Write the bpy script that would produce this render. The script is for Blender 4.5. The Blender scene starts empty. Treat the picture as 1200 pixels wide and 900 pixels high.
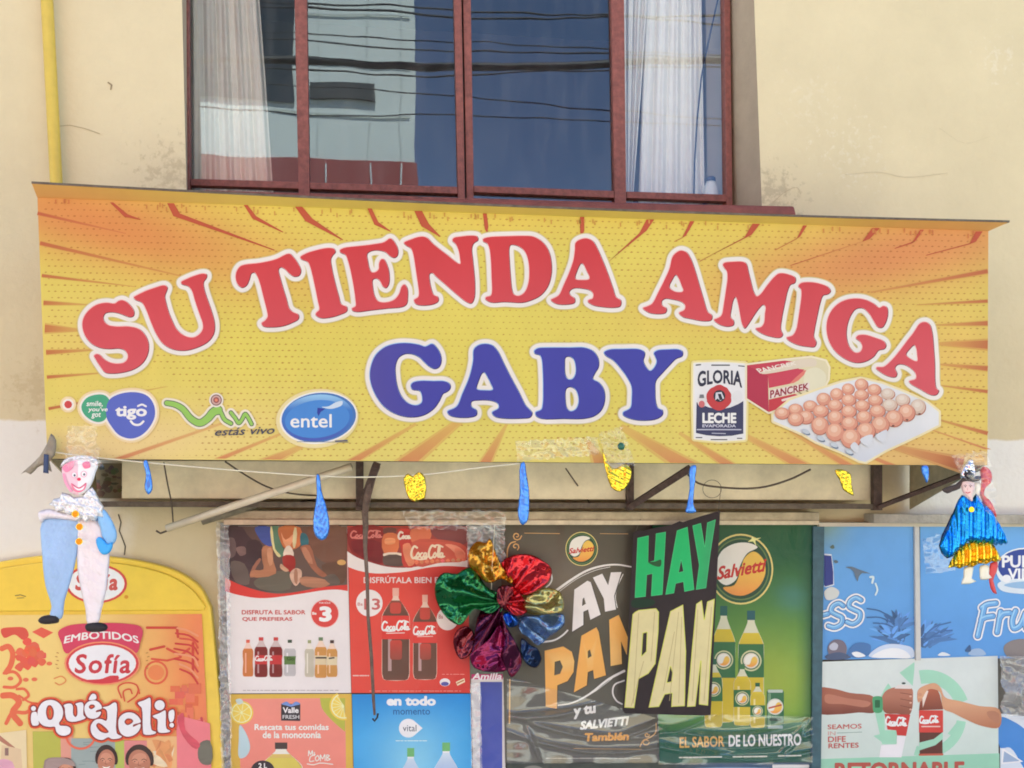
import bpy, bmesh, math, random
import numpy as np
from mathutils import Vector, Matrix
from mathutils.geometry import tessellate_polygon, delaunay_2d_cdt
random.seed(7); RNG = np.random.default_rng(7)
sc = bpy.context.scene
COL = sc.collection
# ------------------------------------------------------------------ survey: how points of the photo lie on the real planes
CAM = Vector((0.0, -4.5, 2.0)); FPX = 1200.0; YAW = math.atan(0.1333); HZ = 590.0
FWD = Vector((math.sin(YAW), math.cos(YAW), 0)); RGT = Vector((math.cos(YAW), -math.sin(YAW), 0))
def ray(u, v): return FWD + RGT*((u-600)/FPX) + Vector((0,0,1))*((HZ-v)/FPX)
def at(u, v, Y=0.0):
    d = ray(u, v); return CAM + d*((Y-CAM.y)/d.y)
def plane_at(p, n):
    p = Vector(p); n = Vector(n).normalized()
    if n.dot(CAM-p) < 0: n = -n
    def f(u, v, off=0.0):
        d = ray(u, v); return CAM + d*((p-CAM).dot(n)/d.dot(n)) + n*off
    f.n = n
    return f
def ypl(Y): return plane_at((0,Y,0), (0,-1,0))
# ------------------------------------------------------------------ tags
def tag(o, label=None, cat=None, group=None, kind=None):
    if label: o['label'] = label
    if cat: o['category'] = cat
    if group: o['group'] = group
    if kind: o['kind'] = kind
    return o
def empty(name, loc, label=None, cat=None, group=None, kind=None):
    o = bpy.data.objects.new(name, None); COL.objects.link(o); o.location = loc
    o.empty_display_size = .05
    return tag(o, label, cat, group, kind)
def link(name, me, parent=None):
    o = bpy.data.objects.new(name, me); COL.objects.link(o)
    if parent is not None:
        o.parent = parent; o.matrix_parent_inverse = Matrix.Translation(-Vector(parent.location))
    return o
# ------------------------------------------------------------------ colour
def lin(c):
    c = c/255.0
    return c/12.92 if c <= .04045 else ((c+.055)/1.055)**2.4
ALB = 0.86
def S(r, g, b): return tuple(min(.9, lin(c)*ALB) for c in (r,g,b))
def mix(a, b, t): return tuple(a[i]*(1-t)+b[i]*t for i in range(3))
# ------------------------------------------------------------------ materials
MATS = {}
def mat(name, col=None, rough=.6, metal=0.0, bump=0.0, bscale=40.0, var=0.0, vscale=6.0, coat=0.0, coat_bump=0.0, cscale=(6,2,3), spec=.5, attr=False, trans=0.0, bdet=4, stretch=None, alpha=1.0, sheen=0.0):
    if name in MATS: return MATS[name]
    m = bpy.data.materials.new(name); m.use_nodes = True
    nt = m.node_tree; N = nt.nodes; L = nt.links; b = N['Principled BSDF']
    tc = N.new('ShaderNodeTexCoord')
    vec = tc.outputs['Object']
    if stretch:
        mp = N.new('ShaderNodeMapping'); mp.inputs['Scale'].default_value = stretch; L.new(vec, mp.inputs[0]); vec = mp.outputs[0]
    base = None
    if attr:
        a = N.new('ShaderNodeAttribute'); a.attribute_name = 'Col'; base = a.outputs['Color']
    else:
        rgb = N.new('ShaderNodeRGB'); rgb.outputs[0].default_value = (*col, 1); base = rgb.outputs[0]
    if var > 0:
        nz = N.new('ShaderNodeTexNoise'); nz.inputs['Scale'].default_value = vscale; nz.inputs['Detail'].default_value = 6; nz.inputs['Roughness'].default_value = .65
        L.new(vec, nz.inputs['Vector'])
        mr = N.new('ShaderNodeMapRange'); mr.inputs[1].default_value = .3; mr.inputs[2].default_value = .7
        mr.inputs[3].default_value = 1-var; mr.inputs[4].default_value = 1+var*.5; L.new(nz.outputs[0], mr.inputs[0])
        mx = N.new('ShaderNodeVectorMath'); mx.operation = 'SCALE'; L.new(base, mx.inputs[0]); L.new(mr.outputs[0], mx.inputs['Scale']); base = mx.outputs[0]
    L.new(base, b.inputs['Base Color'])
    b.inputs['Roughness'].default_value = rough; b.inputs['Metallic'].default_value = metal
    b.inputs['Specular IOR Level'].default_value = spec
    if bump > 0:
        nb = N.new('ShaderNodeTexNoise'); nb.inputs['Scale'].default_value = bscale; nb.inputs['Detail'].default_value = bdet; L.new(vec, nb.inputs['Vector'])
        bp = N.new('ShaderNodeBump'); bp.inputs['Strength'].default_value = bump; bp.inputs['Distance'].default_value = .01
        L.new(nb.outputs[0], bp.inputs['Height']); L.new(bp.outputs[0], b.inputs['Normal'])
    if coat > 0:
        b.inputs['Coat Weight'].default_value = coat; b.inputs['Coat Roughness'].default_value = .12
        if coat_bump > 0:
            mp2 = N.new('ShaderNodeMapping'); mp2.inputs['Scale'].default_value = cscale; mp2.inputs['Rotation'].default_value = (0,.5,0); L.new(tc.outputs['Object'], mp2.inputs[0])
            n2 = N.new('ShaderNodeTexNoise'); n2.inputs['Scale'].default_value = 2.2; n2.inputs['Detail'].default_value = 5; n2.inputs['Distortion'].default_value = 1.2
            L.new(mp2.outputs[0], n2.inputs['Vector'])
            b2 = N.new('ShaderNodeBump'); b2.inputs['Strength'].default_value = coat_bump; b2.inputs['Distance'].default_value = .03
            L.new(n2.outputs[0], b2.inputs['Height']); L.new(b2.outputs[0], b.inputs['Coat Normal'])
    if trans > 0: b.inputs['Transmission Weight'].default_value = trans
    if alpha < 1: b.inputs['Alpha'].default_value = alpha
    MATS[name] = m
    return m
def plastic_mat(name, fac=.16, tint=(1,1,1), rough=.12, bump=.9, scale=25, haze=.06, det=5):
    if name in MATS: return MATS[name]
    m = bpy.data.materials.new(name); m.use_nodes = True
    nt = m.node_tree; N = nt.nodes; L = nt.links; N.clear()
    out = N.new('ShaderNodeOutputMaterial'); tr = N.new('ShaderNodeBsdfTransparent'); tr.inputs[0].default_value = (*tint,1)
    gl = N.new('ShaderNodeBsdfGlossy'); gl.inputs['Roughness'].default_value = rough; gl.inputs['Color'].default_value = (1,1,1,1)
    df = N.new('ShaderNodeBsdfDiffuse'); df.inputs[0].default_value = (.8,.8,.78,1)
    tc = N.new('ShaderNodeTexCoord'); nz = N.new('ShaderNodeTexNoise'); nz.inputs['Scale'].default_value = scale; nz.inputs['Detail'].default_value = det; nz.inputs['Distortion'].default_value = 1.5
    L.new(tc.outputs['Object'], nz.inputs['Vector'])
    bp = N.new('ShaderNodeBump'); bp.inputs['Strength'].default_value = bump; bp.inputs['Distance'].default_value = .02
    L.new(nz.outputs[0], bp.inputs['Height']); L.new(bp.outputs[0], gl.inputs['Normal'])
    m1 = N.new('ShaderNodeMixShader'); m1.inputs[0].default_value = fac; L.new(tr.outputs[0], m1.inputs[1]); L.new(gl.outputs[0], m1.inputs[2])
    rp = N.new('ShaderNodeMapRange'); rp.inputs[1].default_value = .3; rp.inputs[2].default_value = .7; rp.inputs[3].default_value = haze*.7; rp.inputs[4].default_value = min(1,haze*1.3)
    L.new(nz.outputs[0], rp.inputs[0])
    m2 = N.new('ShaderNodeMixShader'); L.new(rp.outputs[0], m2.inputs[0]); L.new(m1.outputs[0], m2.inputs[1]); L.new(df.outputs[0], m2.inputs[2])
    L.new(m2.outputs[0], out.inputs[0]); MATS[name] = m
    return m
def cello(name, col, see=.3, rough=.12, bump=.8, scale=9):
    if name in MATS: return MATS[name]
    m = bpy.data.materials.new(name); m.use_nodes = True
    nt = m.node_tree; N = nt.nodes; L = nt.links; N.clear()
    out = N.new('ShaderNodeOutputMaterial'); tr = N.new('ShaderNodeBsdfTransparent'); tr.inputs[0].default_value = (*[min(1,c*1.3+.05) for c in col],1)
    pb = N.new('ShaderNodeBsdfPrincipled'); pb.inputs['Base Color'].default_value = (*col,1); pb.inputs['Metallic'].default_value = .75; pb.inputs['Roughness'].default_value = rough
    pb.inputs['Coat Weight'].default_value = .6; pb.inputs['Coat Roughness'].default_value = .06
    tc = N.new('ShaderNodeTexCoord'); nz = N.new('ShaderNodeTexNoise'); nz.inputs['Scale'].default_value = scale; nz.inputs['Detail'].default_value = 1.5; nz.inputs['Distortion'].default_value = .8
    L.new(tc.outputs['Object'], nz.inputs['Vector'])
    bp = N.new('ShaderNodeBump'); bp.inputs['Strength'].default_value = bump; bp.inputs['Distance'].default_value = .03
    L.new(nz.outputs[0], bp.inputs['Height']); L.new(bp.outputs[0], pb.inputs['Normal']); L.new(bp.outputs[0], pb.inputs['Coat Normal'])
    mx = N.new('ShaderNodeMixShader'); mx.inputs[0].default_value = see; L.new(pb.outputs[0], mx.inputs[1]); L.new(tr.outputs[0], mx.inputs[2]); L.new(mx.outputs[0], out.inputs[0])
    MATS[name] = m; return m
# ------------------------------------------------------------------ 2-D shape engine (printed artwork, cut shapes)
def smooth(pts, n=4, closed=True):
    P = [np.array(p, float) for p in pts]; k = len(P); out = []
    rng = range(k) if closed else range(k-1)
    for i in rng:
        p0 = P[(i-1) % k] if closed or i > 0 else P[0]*2-P[1]
        p1 = P[i]; p2 = P[(i+1) % k]
        p3 = P[(i+2) % k] if closed or i+2 < k else P[-1]*2-P[-2]
        d1 = max(np.linalg.norm(p2-p1),1e-6)**.5; d0 = max(np.linalg.norm(p1-p0),1e-6)**.5; d2 = max(np.linalg.norm(p3-p2),1e-6)**.5
        m1 = (p2-p1)+d1*((p1-p0)/d0-(p2-p0)/(d0+d1)); m2 = (p2-p1)+d1*((p3-p2)/d2-(p3-p1)/(d1+d2))
        for j in range(n):
            t = j/n; t2 = t*t; t3 = t2*t
            out.append(tuple((2*t3-3*t2+1)*p1+(t3-2*t2+t)*m1+(-2*t3+3*t2)*p2+(t3-t2)*m2))
    if not closed: out.append(tuple(P[-1]))
    return out
def sdf_poly(loops, X, Y):
    d = np.full(X.shape, 1e18); ins = np.zeros(X.shape, bool)
    for lp in loops:
        A = np.array(lp, float); B = np.roll(A, -1, axis=0)
        for (ax, ay), (bx, by) in zip(A, B):
            ex, ey = bx-ax, by-ay; l2 = ex*ex+ey*ey
            if l2 < 1e-14: continue
            t = np.clip(((X-ax)*ex+(Y-ay)*ey)/l2, 0, 1)
            d = np.minimum(d, (X-ax-t*ex)**2+(Y-ay-t*ey)**2)
            c = (ay > Y) != (by > Y)
            if abs(ey) > 1e-12: ins ^= c & (X < ax+(Y-ay)*ex/ey)
    d = np.sqrt(d)
    return np.where(ins, -d, d)
def sdf_stroke(pts, w, X, Y):
    P = np.array(pts, float); W = np.array(w, float) if np.ndim(w) else np.full(len(P), float(w))
    d = np.full(X.shape, 1e9)
    if len(P) == 1: return np.hypot(X-P[0,0], Y-P[0,1])-W[0]
    for i in range(len(P)-1):
        ax, ay = P[i]; ex, ey = P[i+1]-P[i]; l2 = max(ex*ex+ey*ey, 1e-12)
        t = np.clip(((X-ax)*ex+(Y-ay)*ey)/l2, 0, 1)
        d = np.minimum(d, np.hypot(X-ax-t*ex, Y-ay-t*ey)-(W[i]+(W[i+1]-W[i])*t))
    return d
def grid(bb, h):
    xs = np.arange(bb[0], bb[2]+h, h); ys = np.arange(bb[1], bb[3]+h, h)
    return np.meshgrid(xs, ys)
def contours(F, X, Y, level=0.0):
    G = F-level; G = np.where(np.abs(G) < 1e-7, 1e-7, G)
    G[0,:] = np.maximum(G[0,:],1e-3); G[-1,:] = np.maximum(G[-1,:],1e-3); G[:,0] = np.maximum(G[:,0],1e-3); G[:,-1] = np.maximum(G[:,-1],1e-3)
    s = G < 0
    mixd = (s[:-1,:-1].astype(int)+s[:-1,1:]+s[1:,:-1]+s[1:,1:])
    nxt = {}; pos = {}
    def ep(i0,j0,i1,j1):
        k = (i0,j0,i1,j1)
        if k not in pos:
            a = G[i0,j0]; b = G[i1,j1]; t = a/(a-b)
            pos[k] = (X[i0,j0]+(X[i1,j1]-X[i0,j0])*t, Y[i0,j0]+(Y[i1,j1]-Y[i0,j0])*t)
        return k
    segs = {}
    for i, j in zip(*np.where((mixd > 0) & (mixd < 4))):
        i = int(i); j = int(j)
        c = [bool(s[i,j]), bool(s[i,j+1]), bool(s[i+1,j+1]), bool(s[i+1,j])]
        E = [lambda: ep(i,j,i,j+1), lambda: ep(i,j+1,i+1,j+1), lambda: ep(i+1,j,i+1,j+1), lambda: ep(i,j,i+1,j)]
        cr = [k for k in range(4) if c[k] != c[(k+1)%4]]
        if len(cr) == 2:
            a, b = E[cr[0]](), E[cr[1]](); prs = [(a,b)]
        else:
            e = [E[k]() for k in range(4)]
            cen = (G[i,j]+G[i,j+1]+G[i+1,j]+G[i+1,j+1]) < 0
            prs = [(e[0],e[1]),(e[2],e[3])] if (c[0] == cen) else [(e[3],e[0]),(e[1],e[2])]
        for a, b in prs:
            segs.setdefault(a, []).append(b); segs.setdefault(b, []).append(a)
    loops = []; seen = set()
    for st in list(segs):
        if st in seen: continue
        lp = [st]; seen.add(st); cur = st; prev = None
        while True:
            n = [q for q in segs[cur] if q != prev and q not in seen]
            if not n: break
            prev, cur = cur, n[0]; seen.add(cur); lp.append(cur)
        if len(lp) > 3: loops.append([pos[k] for k in lp])
    return loops
def dp(pts, tol):
    P = np.array(pts); n = len(P)
    if n < 8: return pts
    keep = np.zeros(n, bool); k = int(np.argmax(np.hypot(*(P-P[0]).T))); keep[0] = keep[k] = True
    st = [(0,k),(k,n)]
    Q = np.vstack([P, P[:1]])
    while st:
        a, b = st.pop()
        if b-a < 2: continue
        d = Q[b]-Q[a]; l = np.hypot(*d)
        r = Q[a+1:b]-Q[a]
        dist = np.abs(r[:,0]*d[1]-r[:,1]*d[0])/l if l > 1e-9 else np.hypot(*r.T)
        m = int(np.argmax(dist))
        if dist[m] > tol:
            keep[a+1+m] = True; st += [(a,a+1+m),(a+1+m,b)]
    return [tuple(p) for p in P[keep]]
def area(lp):
    A = np.array(lp); B = np.roll(A,-1,axis=0); return .5*float(np.sum(A[:,0]*B[:,1]-B[:,0]*A[:,1]))
def inside(p, lp):
    x, y = p; r = False; n = len(lp)
    for i in range(n):
        ax, ay = lp[i]; bx, by = lp[(i+1)%n]
        if (ay > y) != (by > y) and x < ax+(y-ay)*(bx-ax)/(by-ay): r = not r
    return r
def regions(loops):
    """sort loops into (outer, holes) sets"""
    L = [l for l in loops if abs(area(l)) > 1e-4]
    dep = [sum(1 for k, m in enumerate(L) if k != i and inside(l[0], m)) for i, l in enumerate(L)]
    out = []
    for i, l in enumerate(L):
        if dep[i] % 2 == 0:
            out.append([l]+[m for k, m in enumerate(L) if dep[k] == dep[i]+1 and inside(m[0], l)])
    return out
def bbox(loops, pad=0):
    A = np.vstack([np.array(l, float) for l in loops]); return (A[:,0].min()-pad, A[:,1].min()-pad, A[:,0].max()+pad, A[:,1].max()+pad)
_TXT = {}
_DG = None
def text_loops(s, shear=0.0, space=1.0):
    k = (s, shear, space)
    if k in _TXT: return _TXT[k]
    c = bpy.data.curves.new('t', 'FONT'); c.body = s; c.fill_mode = 'NONE' if False else 'BOTH'
    try: c.fill_mode = 'NONE'
    except TypeError: pass
    c.resolution_u = 3; c.shear = shear; c.space_character = space
    tmp = bpy.data.scenes.new('tmp') if 'tmp' not in bpy.data.scenes else bpy.data.scenes['tmp']
    o = bpy.data.objects.new('t', c); tmp.collection.objects.link(o)
    vl = tmp.view_layers[0]; vl.update(); dg = vl.depsgraph; dg.update()
    me = o.evaluated_get(dg).to_mesh()
    V = [(v.co.x, v.co.y) for v in me.vertices]; adj = {}
    for e in me.edges:
        a, b = e.vertices; adj.setdefault(a, []).append(b); adj.setdefault(b, []).append(a)
    loops = []; seen = set()
    for st in adj:
        if st in seen: continue
        lp = [st]; seen.add(st); cur = st
        while True:
            n = [q for q in adj[cur] if q not in seen]
            if not n: break
            cur = n[0]; seen.add(cur); lp.append(cur)
        if len(lp) > 2: loops.append([V[i] for i in lp])
    o.evaluated_get(dg).to_mesh_clear(); bpy.data.objects.remove(o); bpy.data.curves.remove(c)
    _TXT[k] = loops
    return loops
class Art:
    """printed artwork on a real sheet: stacked thin layers of ink colour, one mesh per part"""
    STEP = 0.00004
    def __init__(self, root, pm, material, base=0.001):
        self.root = root; self.pm = pm; self.m = material; self.layer = 0; self.base = base; self.parts = {}; self.cur = None
    def part(self, name, label=None):
        self.cur = [name, [], [], [], label, None]; self.parts.setdefault(len(self.parts), self.cur); return self
    def _add(self, pts, tris, cols):
        c = self.cur; o = len(c[1]); off = self.base+self.layer*self.STEP
        for (u, v) in pts: c[1].append(self.pm(u, v, off))
        c[2].extend([tuple(i+o for i in t) for t in tris]); c[3].extend(cols)
    def loops(self, loops, col):
        self.layer += 1
        for reg in regions(loops):
            vs = [[Vector((p[0], p[1], 0)) for p in l] for l in reg]
            flat = [p for l in reg for p in l]
            tris = tessellate_polygon(vs)
            self._add(flat, tris, [col(u,v) if callable(col) else col for u, v in flat])
        return self
    def poly(self, pts, col): return self.loops([pts], col)
    def curve(self, pts, col, n=4): return self.loops([smooth(pts, n)], col)
    def ell(self, cx, cy, rx, ry, col, rot=0, n=28):
        c, s = math.cos(rot), math.sin(rot)
        return self.loops([[(cx+rx*math.cos(t)*c-ry*math.sin(t)*s, cy+rx*math.cos(t)*s+ry*math.sin(t)*c) for t in [2*math.pi*i/n for i in range(n)]]], col)
    def rect(self, x0, y0, x1, y1, col, r=0):
        if r <= 0: return self.loops([[(x0,y0),(x1,y0),(x1,y1),(x0,y1)]], col)
        p = []
        for cx, cy, a in ((x1-r,y0+r,-90),(x1-r,y1-r,0),(x0+r,y1-r,90),(x0+r,y0+r,180)):
            for k in range(5):
                t = math.radians(a+22.5*k); p.append((cx+r*math.cos(t), cy+r*math.sin(t)))
        return self.loops([p], col)
    def sheet(self, quad, colf, nx=24, ny=24):
        """the sheet itself: quad corners TL TR BR BL"""
        self.layer += 1; a, b, c, d = [np.array(q, float) for q in quad]; pts = []; cols = []
        for j in range(ny+1):
            for i in range(nx+1):
                s, t = i/nx, j/ny; p = (a*(1-s)+b*s)*(1-t)+(d*(1-s)+c*s)*t
                pts.append(tuple(p)); cols.append(colf(p[0], p[1]) if callable(colf) else colf)
        tris = [(j*(nx+1)+i, j*(nx+1)+i+1, (j+1)*(nx+1)+i+1, (j+1)*(nx+1)+i) for j in range(ny) for i in range(nx)]
        self._add(pts, tris, cols); return self
    def sdf(self, F, X, Y, level, col, tol=.06):
        h = X[0,1]-X[0,0]
        return self.loops([dp(l, tol*h*2) for l in contours(F, X, Y, level)], col)
    def strokes(self, sts, col, h=.6, grow=0.0):
        """sts: list of (points, halfwidth)"""
        al = [p for s, w in sts for p in s]; wm = max(np.max(w) for s, w in sts)+grow+3*h
        X, Y = grid(bbox([al], wm), h); F = np.full(X.shape, 1e9)
        for s, w in sts: F = np.minimum(F, sdf_stroke(s, w, X, Y))
        return self.sdf(F, X, Y, grow, col)
    def text(self, s, box, col, bold=0.0, shear=0.0, warp=None, out=None, space=1.0, res=20):
        """fit string to px box (x0,y0,x1,y1); warp maps (0..1,0..1 down) to px; out=(width em, colour) list"""
        lo = text_loops(s, shear, space); bb = bbox(lo); w, hh = bb[2]-bb[0], bb[3]-bb[1]
        if warp is None:
            def warp(a, b): return (box[0]+a*(box[2]-box[0]), box[1]+b*(box[3]-box[1]))
        def fit(lps, g): return [[warp((x-bb[0]+g)/(w+2*g), 1-(y-bb[1]+g)/(hh+2*g)) for x, y in l] for l in lps]
        def fit0(lps): return [[warp((x-bb[0])/w, 1-(y-bb[1])/hh) for x, y in l] for l in lps]
        if bold <= 0 and not out:
            return self.loops(fit0(lo), col)
        mx = max([bold]+[o[0] for o in (out or [])]); h = .72/res
        X, Y = grid(bbox(lo, mx+3*h), h); F = sdf_poly(lo, X, Y)
        for ow, oc in (out or []):
            self.loops(fit([dp(l, h*.15) for l in contours(F.copy(), X, Y, ow)], bold), oc)
        return self.loops(fit([dp(l, h*.12) for l in contours(F.copy(), X, Y, bold)], bold), col)
    def build(self):
        obs = []
        for k in self.parts.values():
            name, V, Fs, C, label, m2 = k
            if not V: continue
            me = bpy.data.meshes.new(name); me.from_pydata([tuple(v) for v in V], [], Fs); me.update()
            at_ = me.color_attributes.new('Col', 'FLOAT_COLOR', 'POINT')
            arr = np.ones((len(V),4), np.float32); arr[:,:3] = np.array(C, np.float32); at_.data.foreach_set('color', arr.ravel())
            me.materials.append(m2 or self.m)
            # all ink faces the viewer side
            n = self.pm.n; bm = bmesh.new(); bm.from_mesh(me)
            fl = [f for f in bm.faces if f.normal.dot(n) < 0]
            if fl: bmesh.ops.reverse_faces(bm, faces=fl)
            bm.to_mesh(me); bm.free()
            o = link(name, me, self.root)
            if label: o['label'] = label
            obs.append(o)
        return obs
# ------------------------------------------------------------------ solid builders
class MB:
    def __init__(self): self.bm = bmesh.new()
    def hexa(self, p):      # 8 points: front quad TL TR BR BL then back quad
        v = [self.bm.verts.new(q) for q in p]
        for f in ((0,1,2,3),(7,6,5,4),(0,4,5,1),(1,5,6,2),(2,6,7,3),(3,7,4,0)): self.bm.faces.new([v[i] for i in f])
        return self
    def bar(self, quad, Y, depth):   # quad of photo points at plane Y, real depth straight back
        f = [at(u, v, Y) for u, v in quad]; return self.hexa(f+[q+Vector((0,depth,0)) for q in f])
    def box(self, x0,x1,y0,y1,z0,z1):
        return self.hexa([Vector(q) for q in ((x0,y0,z1),(x1,y0,z1),(x1,y0,z0),(x0,y0,z0),(x0,y1,z1),(x1,y1,z1),(x1,y1,z0),(x0,y1,z0))])
    def beam(self, a, b, w, d):     # straight beam between 3-D points
        a, b = Vector(a), Vector(b); t = (b-a).normalized(); s = t.cross(Vector((0,1,0)));
        if s.length < .1: s = t.cross(Vector((0,0,1)))
        s.normalize(); q = t.cross(s)
        s *= w/2; q *= d/2
        return self.hexa([a-s-q,b-s-q,b+s-q,a+s-q,a-s+q,b-s+q,b+s+q,a+s+q])
    def tube(self, pts, r, seg=8, caps=True):
        P = [Vector(p) for p in pts]; n = len(P); R = r if hasattr(r,'__len__') else [r]*n; rings = []
        up = None
        for i in range(n):
            t = (P[min(i+1,n-1)]-P[max(i-1,0)]).normalized()
            if up is None or abs(up.dot(t)) > .98: up = Vector((0,1,0)) if abs(t.y) < .9 else Vector((1,0,0))
            x = t.cross(up).normalized(); y = x.cross(t).normalized(); up = y
            rings.append([self.bm.verts.new(P[i]+(x*math.cos(2*math.pi*k/seg)+y*math.sin(2*math.pi*k/seg))*R[i]) for k in range(seg)])
        for a, b in zip(rings, rings[1:]):
            for k in range(seg): self.bm.faces.new((a[k], a[(k+1)%seg], b[(k+1)%seg], b[k]))
        if caps: self.bm.faces.new(rings[0][::-1]); self.bm.faces.new(rings[-1])
        return self
    def lathe(self, base, prof, seg=16, sy=1.0):
        rings = [[self.bm.verts.new(Vector(base)+Vector((r*math.cos(2*math.pi*k/seg), sy*r*math.sin(2*math.pi*k/seg), z))) for k in range(seg)] for r, z in prof]
        for a, b in zip(rings, rings[1:]):
            for k in range(seg): self.bm.faces.new((a[k], a[(k+1)%seg], b[(k+1)%seg], b[k]))
        self.bm.faces.new(rings[0][::-1]); self.bm.faces.new(rings[-1]); return self
    def quad(self, pts): self.bm.faces.new([self.bm.verts.new(p) for p in pts]); return self
    def build(self, name, m, parent=None, smooth=False, bevel=0.0, label=None):
        bmesh.ops.recalc_face_normals(self.bm, faces=self.bm.faces)
        if bevel > 0: bmesh.ops.bevel(self.bm, geom=list(self.bm.edges), offset=bevel, segments=2, affect='EDGES', profile=.6)
        me = bpy.data.meshes.new(name); self.bm.to_mesh(me); self.bm.free()
        if smooth: me.polygons.foreach_set('use_smooth', [True]*len(me.polygons))
        me.materials.append(m); o = link(name, me, parent)
        if label: o['label'] = label
        return o
def puff(name, loops, Y, thick, m, parent=None, wr=0.0, h=1.6, prof=6.0, colf=None, label=None, fy=None, seed=0):
    """a stuffed or creased cut shape: outline on plane Y, swelling to 'thick' metres at 'prof' px from the edge"""
    loops = [l for l in loops]
    X, G = grid(bbox(loops, 2*h), h); F = sdf_poly(loops, X, G)
    pin = [(float(X[i,j])+random.uniform(-.25,.25)*h, float(G[i,j])+random.uniform(-.25,.25)*h) for i, j in zip(*np.where(F < -h*.7))]
    P = []; E = []
    for l in loops:
        o = len(P); P += [Vector(p) for p in l]; E += [(o+i, o+(i+1) % len(l)) for i in range(len(l))]
    nb = len(P); P += [Vector(p) for p in pin]
    r = delaunay_2d_cdt(P, E, [], 2, 1e-5)
    V2, FC, orig = r[0], r[2], r[3]
    A = np.array([(v.x, v.y) for v in V2]); d = -sdf_poly(loops, A[:,0], A[:,1]); d = np.maximum(d, 0)
    edge = d < .05
    t = np.sqrt(np.clip(1-(1-np.clip(d/prof,0,1))**2, 0, 1))
    rs = np.random.default_rng(seed+3)
    w = np.zeros(len(A))
    for k in range(6):
        a = rs.uniform(0, 6.28); f = rs.uniform(.15,.9); w += np.abs(np.sin((A[:,0]*math.cos(a)+A[:,1]*math.sin(a))*f+rs.uniform(0,6)))
    w = (w/6-.6)*wr*t
    vs = []; fs = []; cs = []
    front = []; back = []
    for i, (u, v) in enumerate(A):
        yy = Y+(fy(u,v) if fy else 0.0)
        front.append(len(vs)); vs.append(at(u, v, yy)+Vector((0, -thick*t[i]-w[i], 0))); cs.append(colf(u,v) if colf else (0,0,0))
        if edge[i]: back.append(front[-1])
        else: back.append(len(vs)); vs.append(at(u, v, yy)+Vector((0, thick*t[i]*.6+.0004, 0))); cs.append(colf(u,v) if colf else (0,0,0))
    for f in FC:
        fs.append([front[i] for i in f]); b = [back[i] for i in f][::-1]
        if not all(edge[i] for i in f): fs.append(b)
    me = bpy.data.meshes.new(name); me.from_pydata([tuple(v) for v in vs], [], fs); me.update()
    bm = bmesh.new(); bm.from_mesh(me); bmesh.ops.recalc_face_normals(bm, faces=bm.faces); bm.to_mesh(me); bm.free()
    if colf:
        a_ = me.color_attributes.new('Col','FLOAT_COLOR','POINT'); arr = np.ones((len(vs),4),np.float32); arr[:,:3] = np.array(cs,np.float32); a_.data.foreach_set('color', arr.ravel())
    me.polygons.foreach_set('use_smooth', [True]*len(me.polygons)); me.materials.append(m)
    o = link(name, me, parent)
    if label: o['label'] = label
    return o
def zm(ox, oy, s, pts): return [(ox+x/s, oy+y/s) for x, y in pts]
# ================================================================== camera, world, sun
cd = bpy.data.cameras.new('camera'); cam = bpy.data.objects.new('camera', cd); COL.objects.link(cam)
cam.location = CAM; cam.rotation_euler = (math.pi/2, 0, -YAW); cd.sensor_width = 36; cd.lens = 36.0; cd.shift_y = 140/1200; cd.clip_end = 2000; cd.clip_start = .05
sc.camera = cam
SUN_EL, SUN_AZ = math.radians(61), math.radians(18)      # the sun stands behind the shop: its front is in open shade
w = bpy.data.worlds.new('World'); sc.world = w; w.use_nodes = True
nt = w.node_tree; bg = nt.nodes['Background']; sk = nt.nodes.new('ShaderNodeTexSky'); sk.sky_type = 'NISHITA'; sk.sun_disc = False
sk.sun_elevation = SUN_EL; sk.sun_rotation = SUN_AZ; sk.altitude = 3600; sk.air_density = 1.0; sk.dust_density = .6; sk.ozone_density = .7
nt.links.new(sk.outputs[0], bg.inputs[0]); bg.inputs[1].default_value = 0.12
sd = bpy.data.lights.new('sun', 'SUN'); sd.energy = 5.0; sd.angle = math.radians(.53); sd.color = (1, .995, .93)
so = bpy.data.objects.new('sun', sd); COL.objects.link(so)
sv = Vector((math.sin(SUN_AZ)*math.cos(SUN_EL), math.cos(SUN_AZ)*math.cos(SUN_EL), math.sin(SUN_EL)))
so.rotation_euler = (-sv).to_track_quat('-Z', 'Y').to_euler()
vs_ = sc.view_settings; vs_.view_transform = 'Standard'; vs_.look = 'None'; vs_.gamma = 1; vs_.use_curve_mapping = False; vs_.exposure = 1.82
sc.cycles.use_denoising = True; sc.cycles.filter_width = 1.8
sc.cycles.max_bounces = 8; sc.cycles.transparent_max_bounces = 16
sc.cycles.sample_clamp_indirect = 6.0
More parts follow.
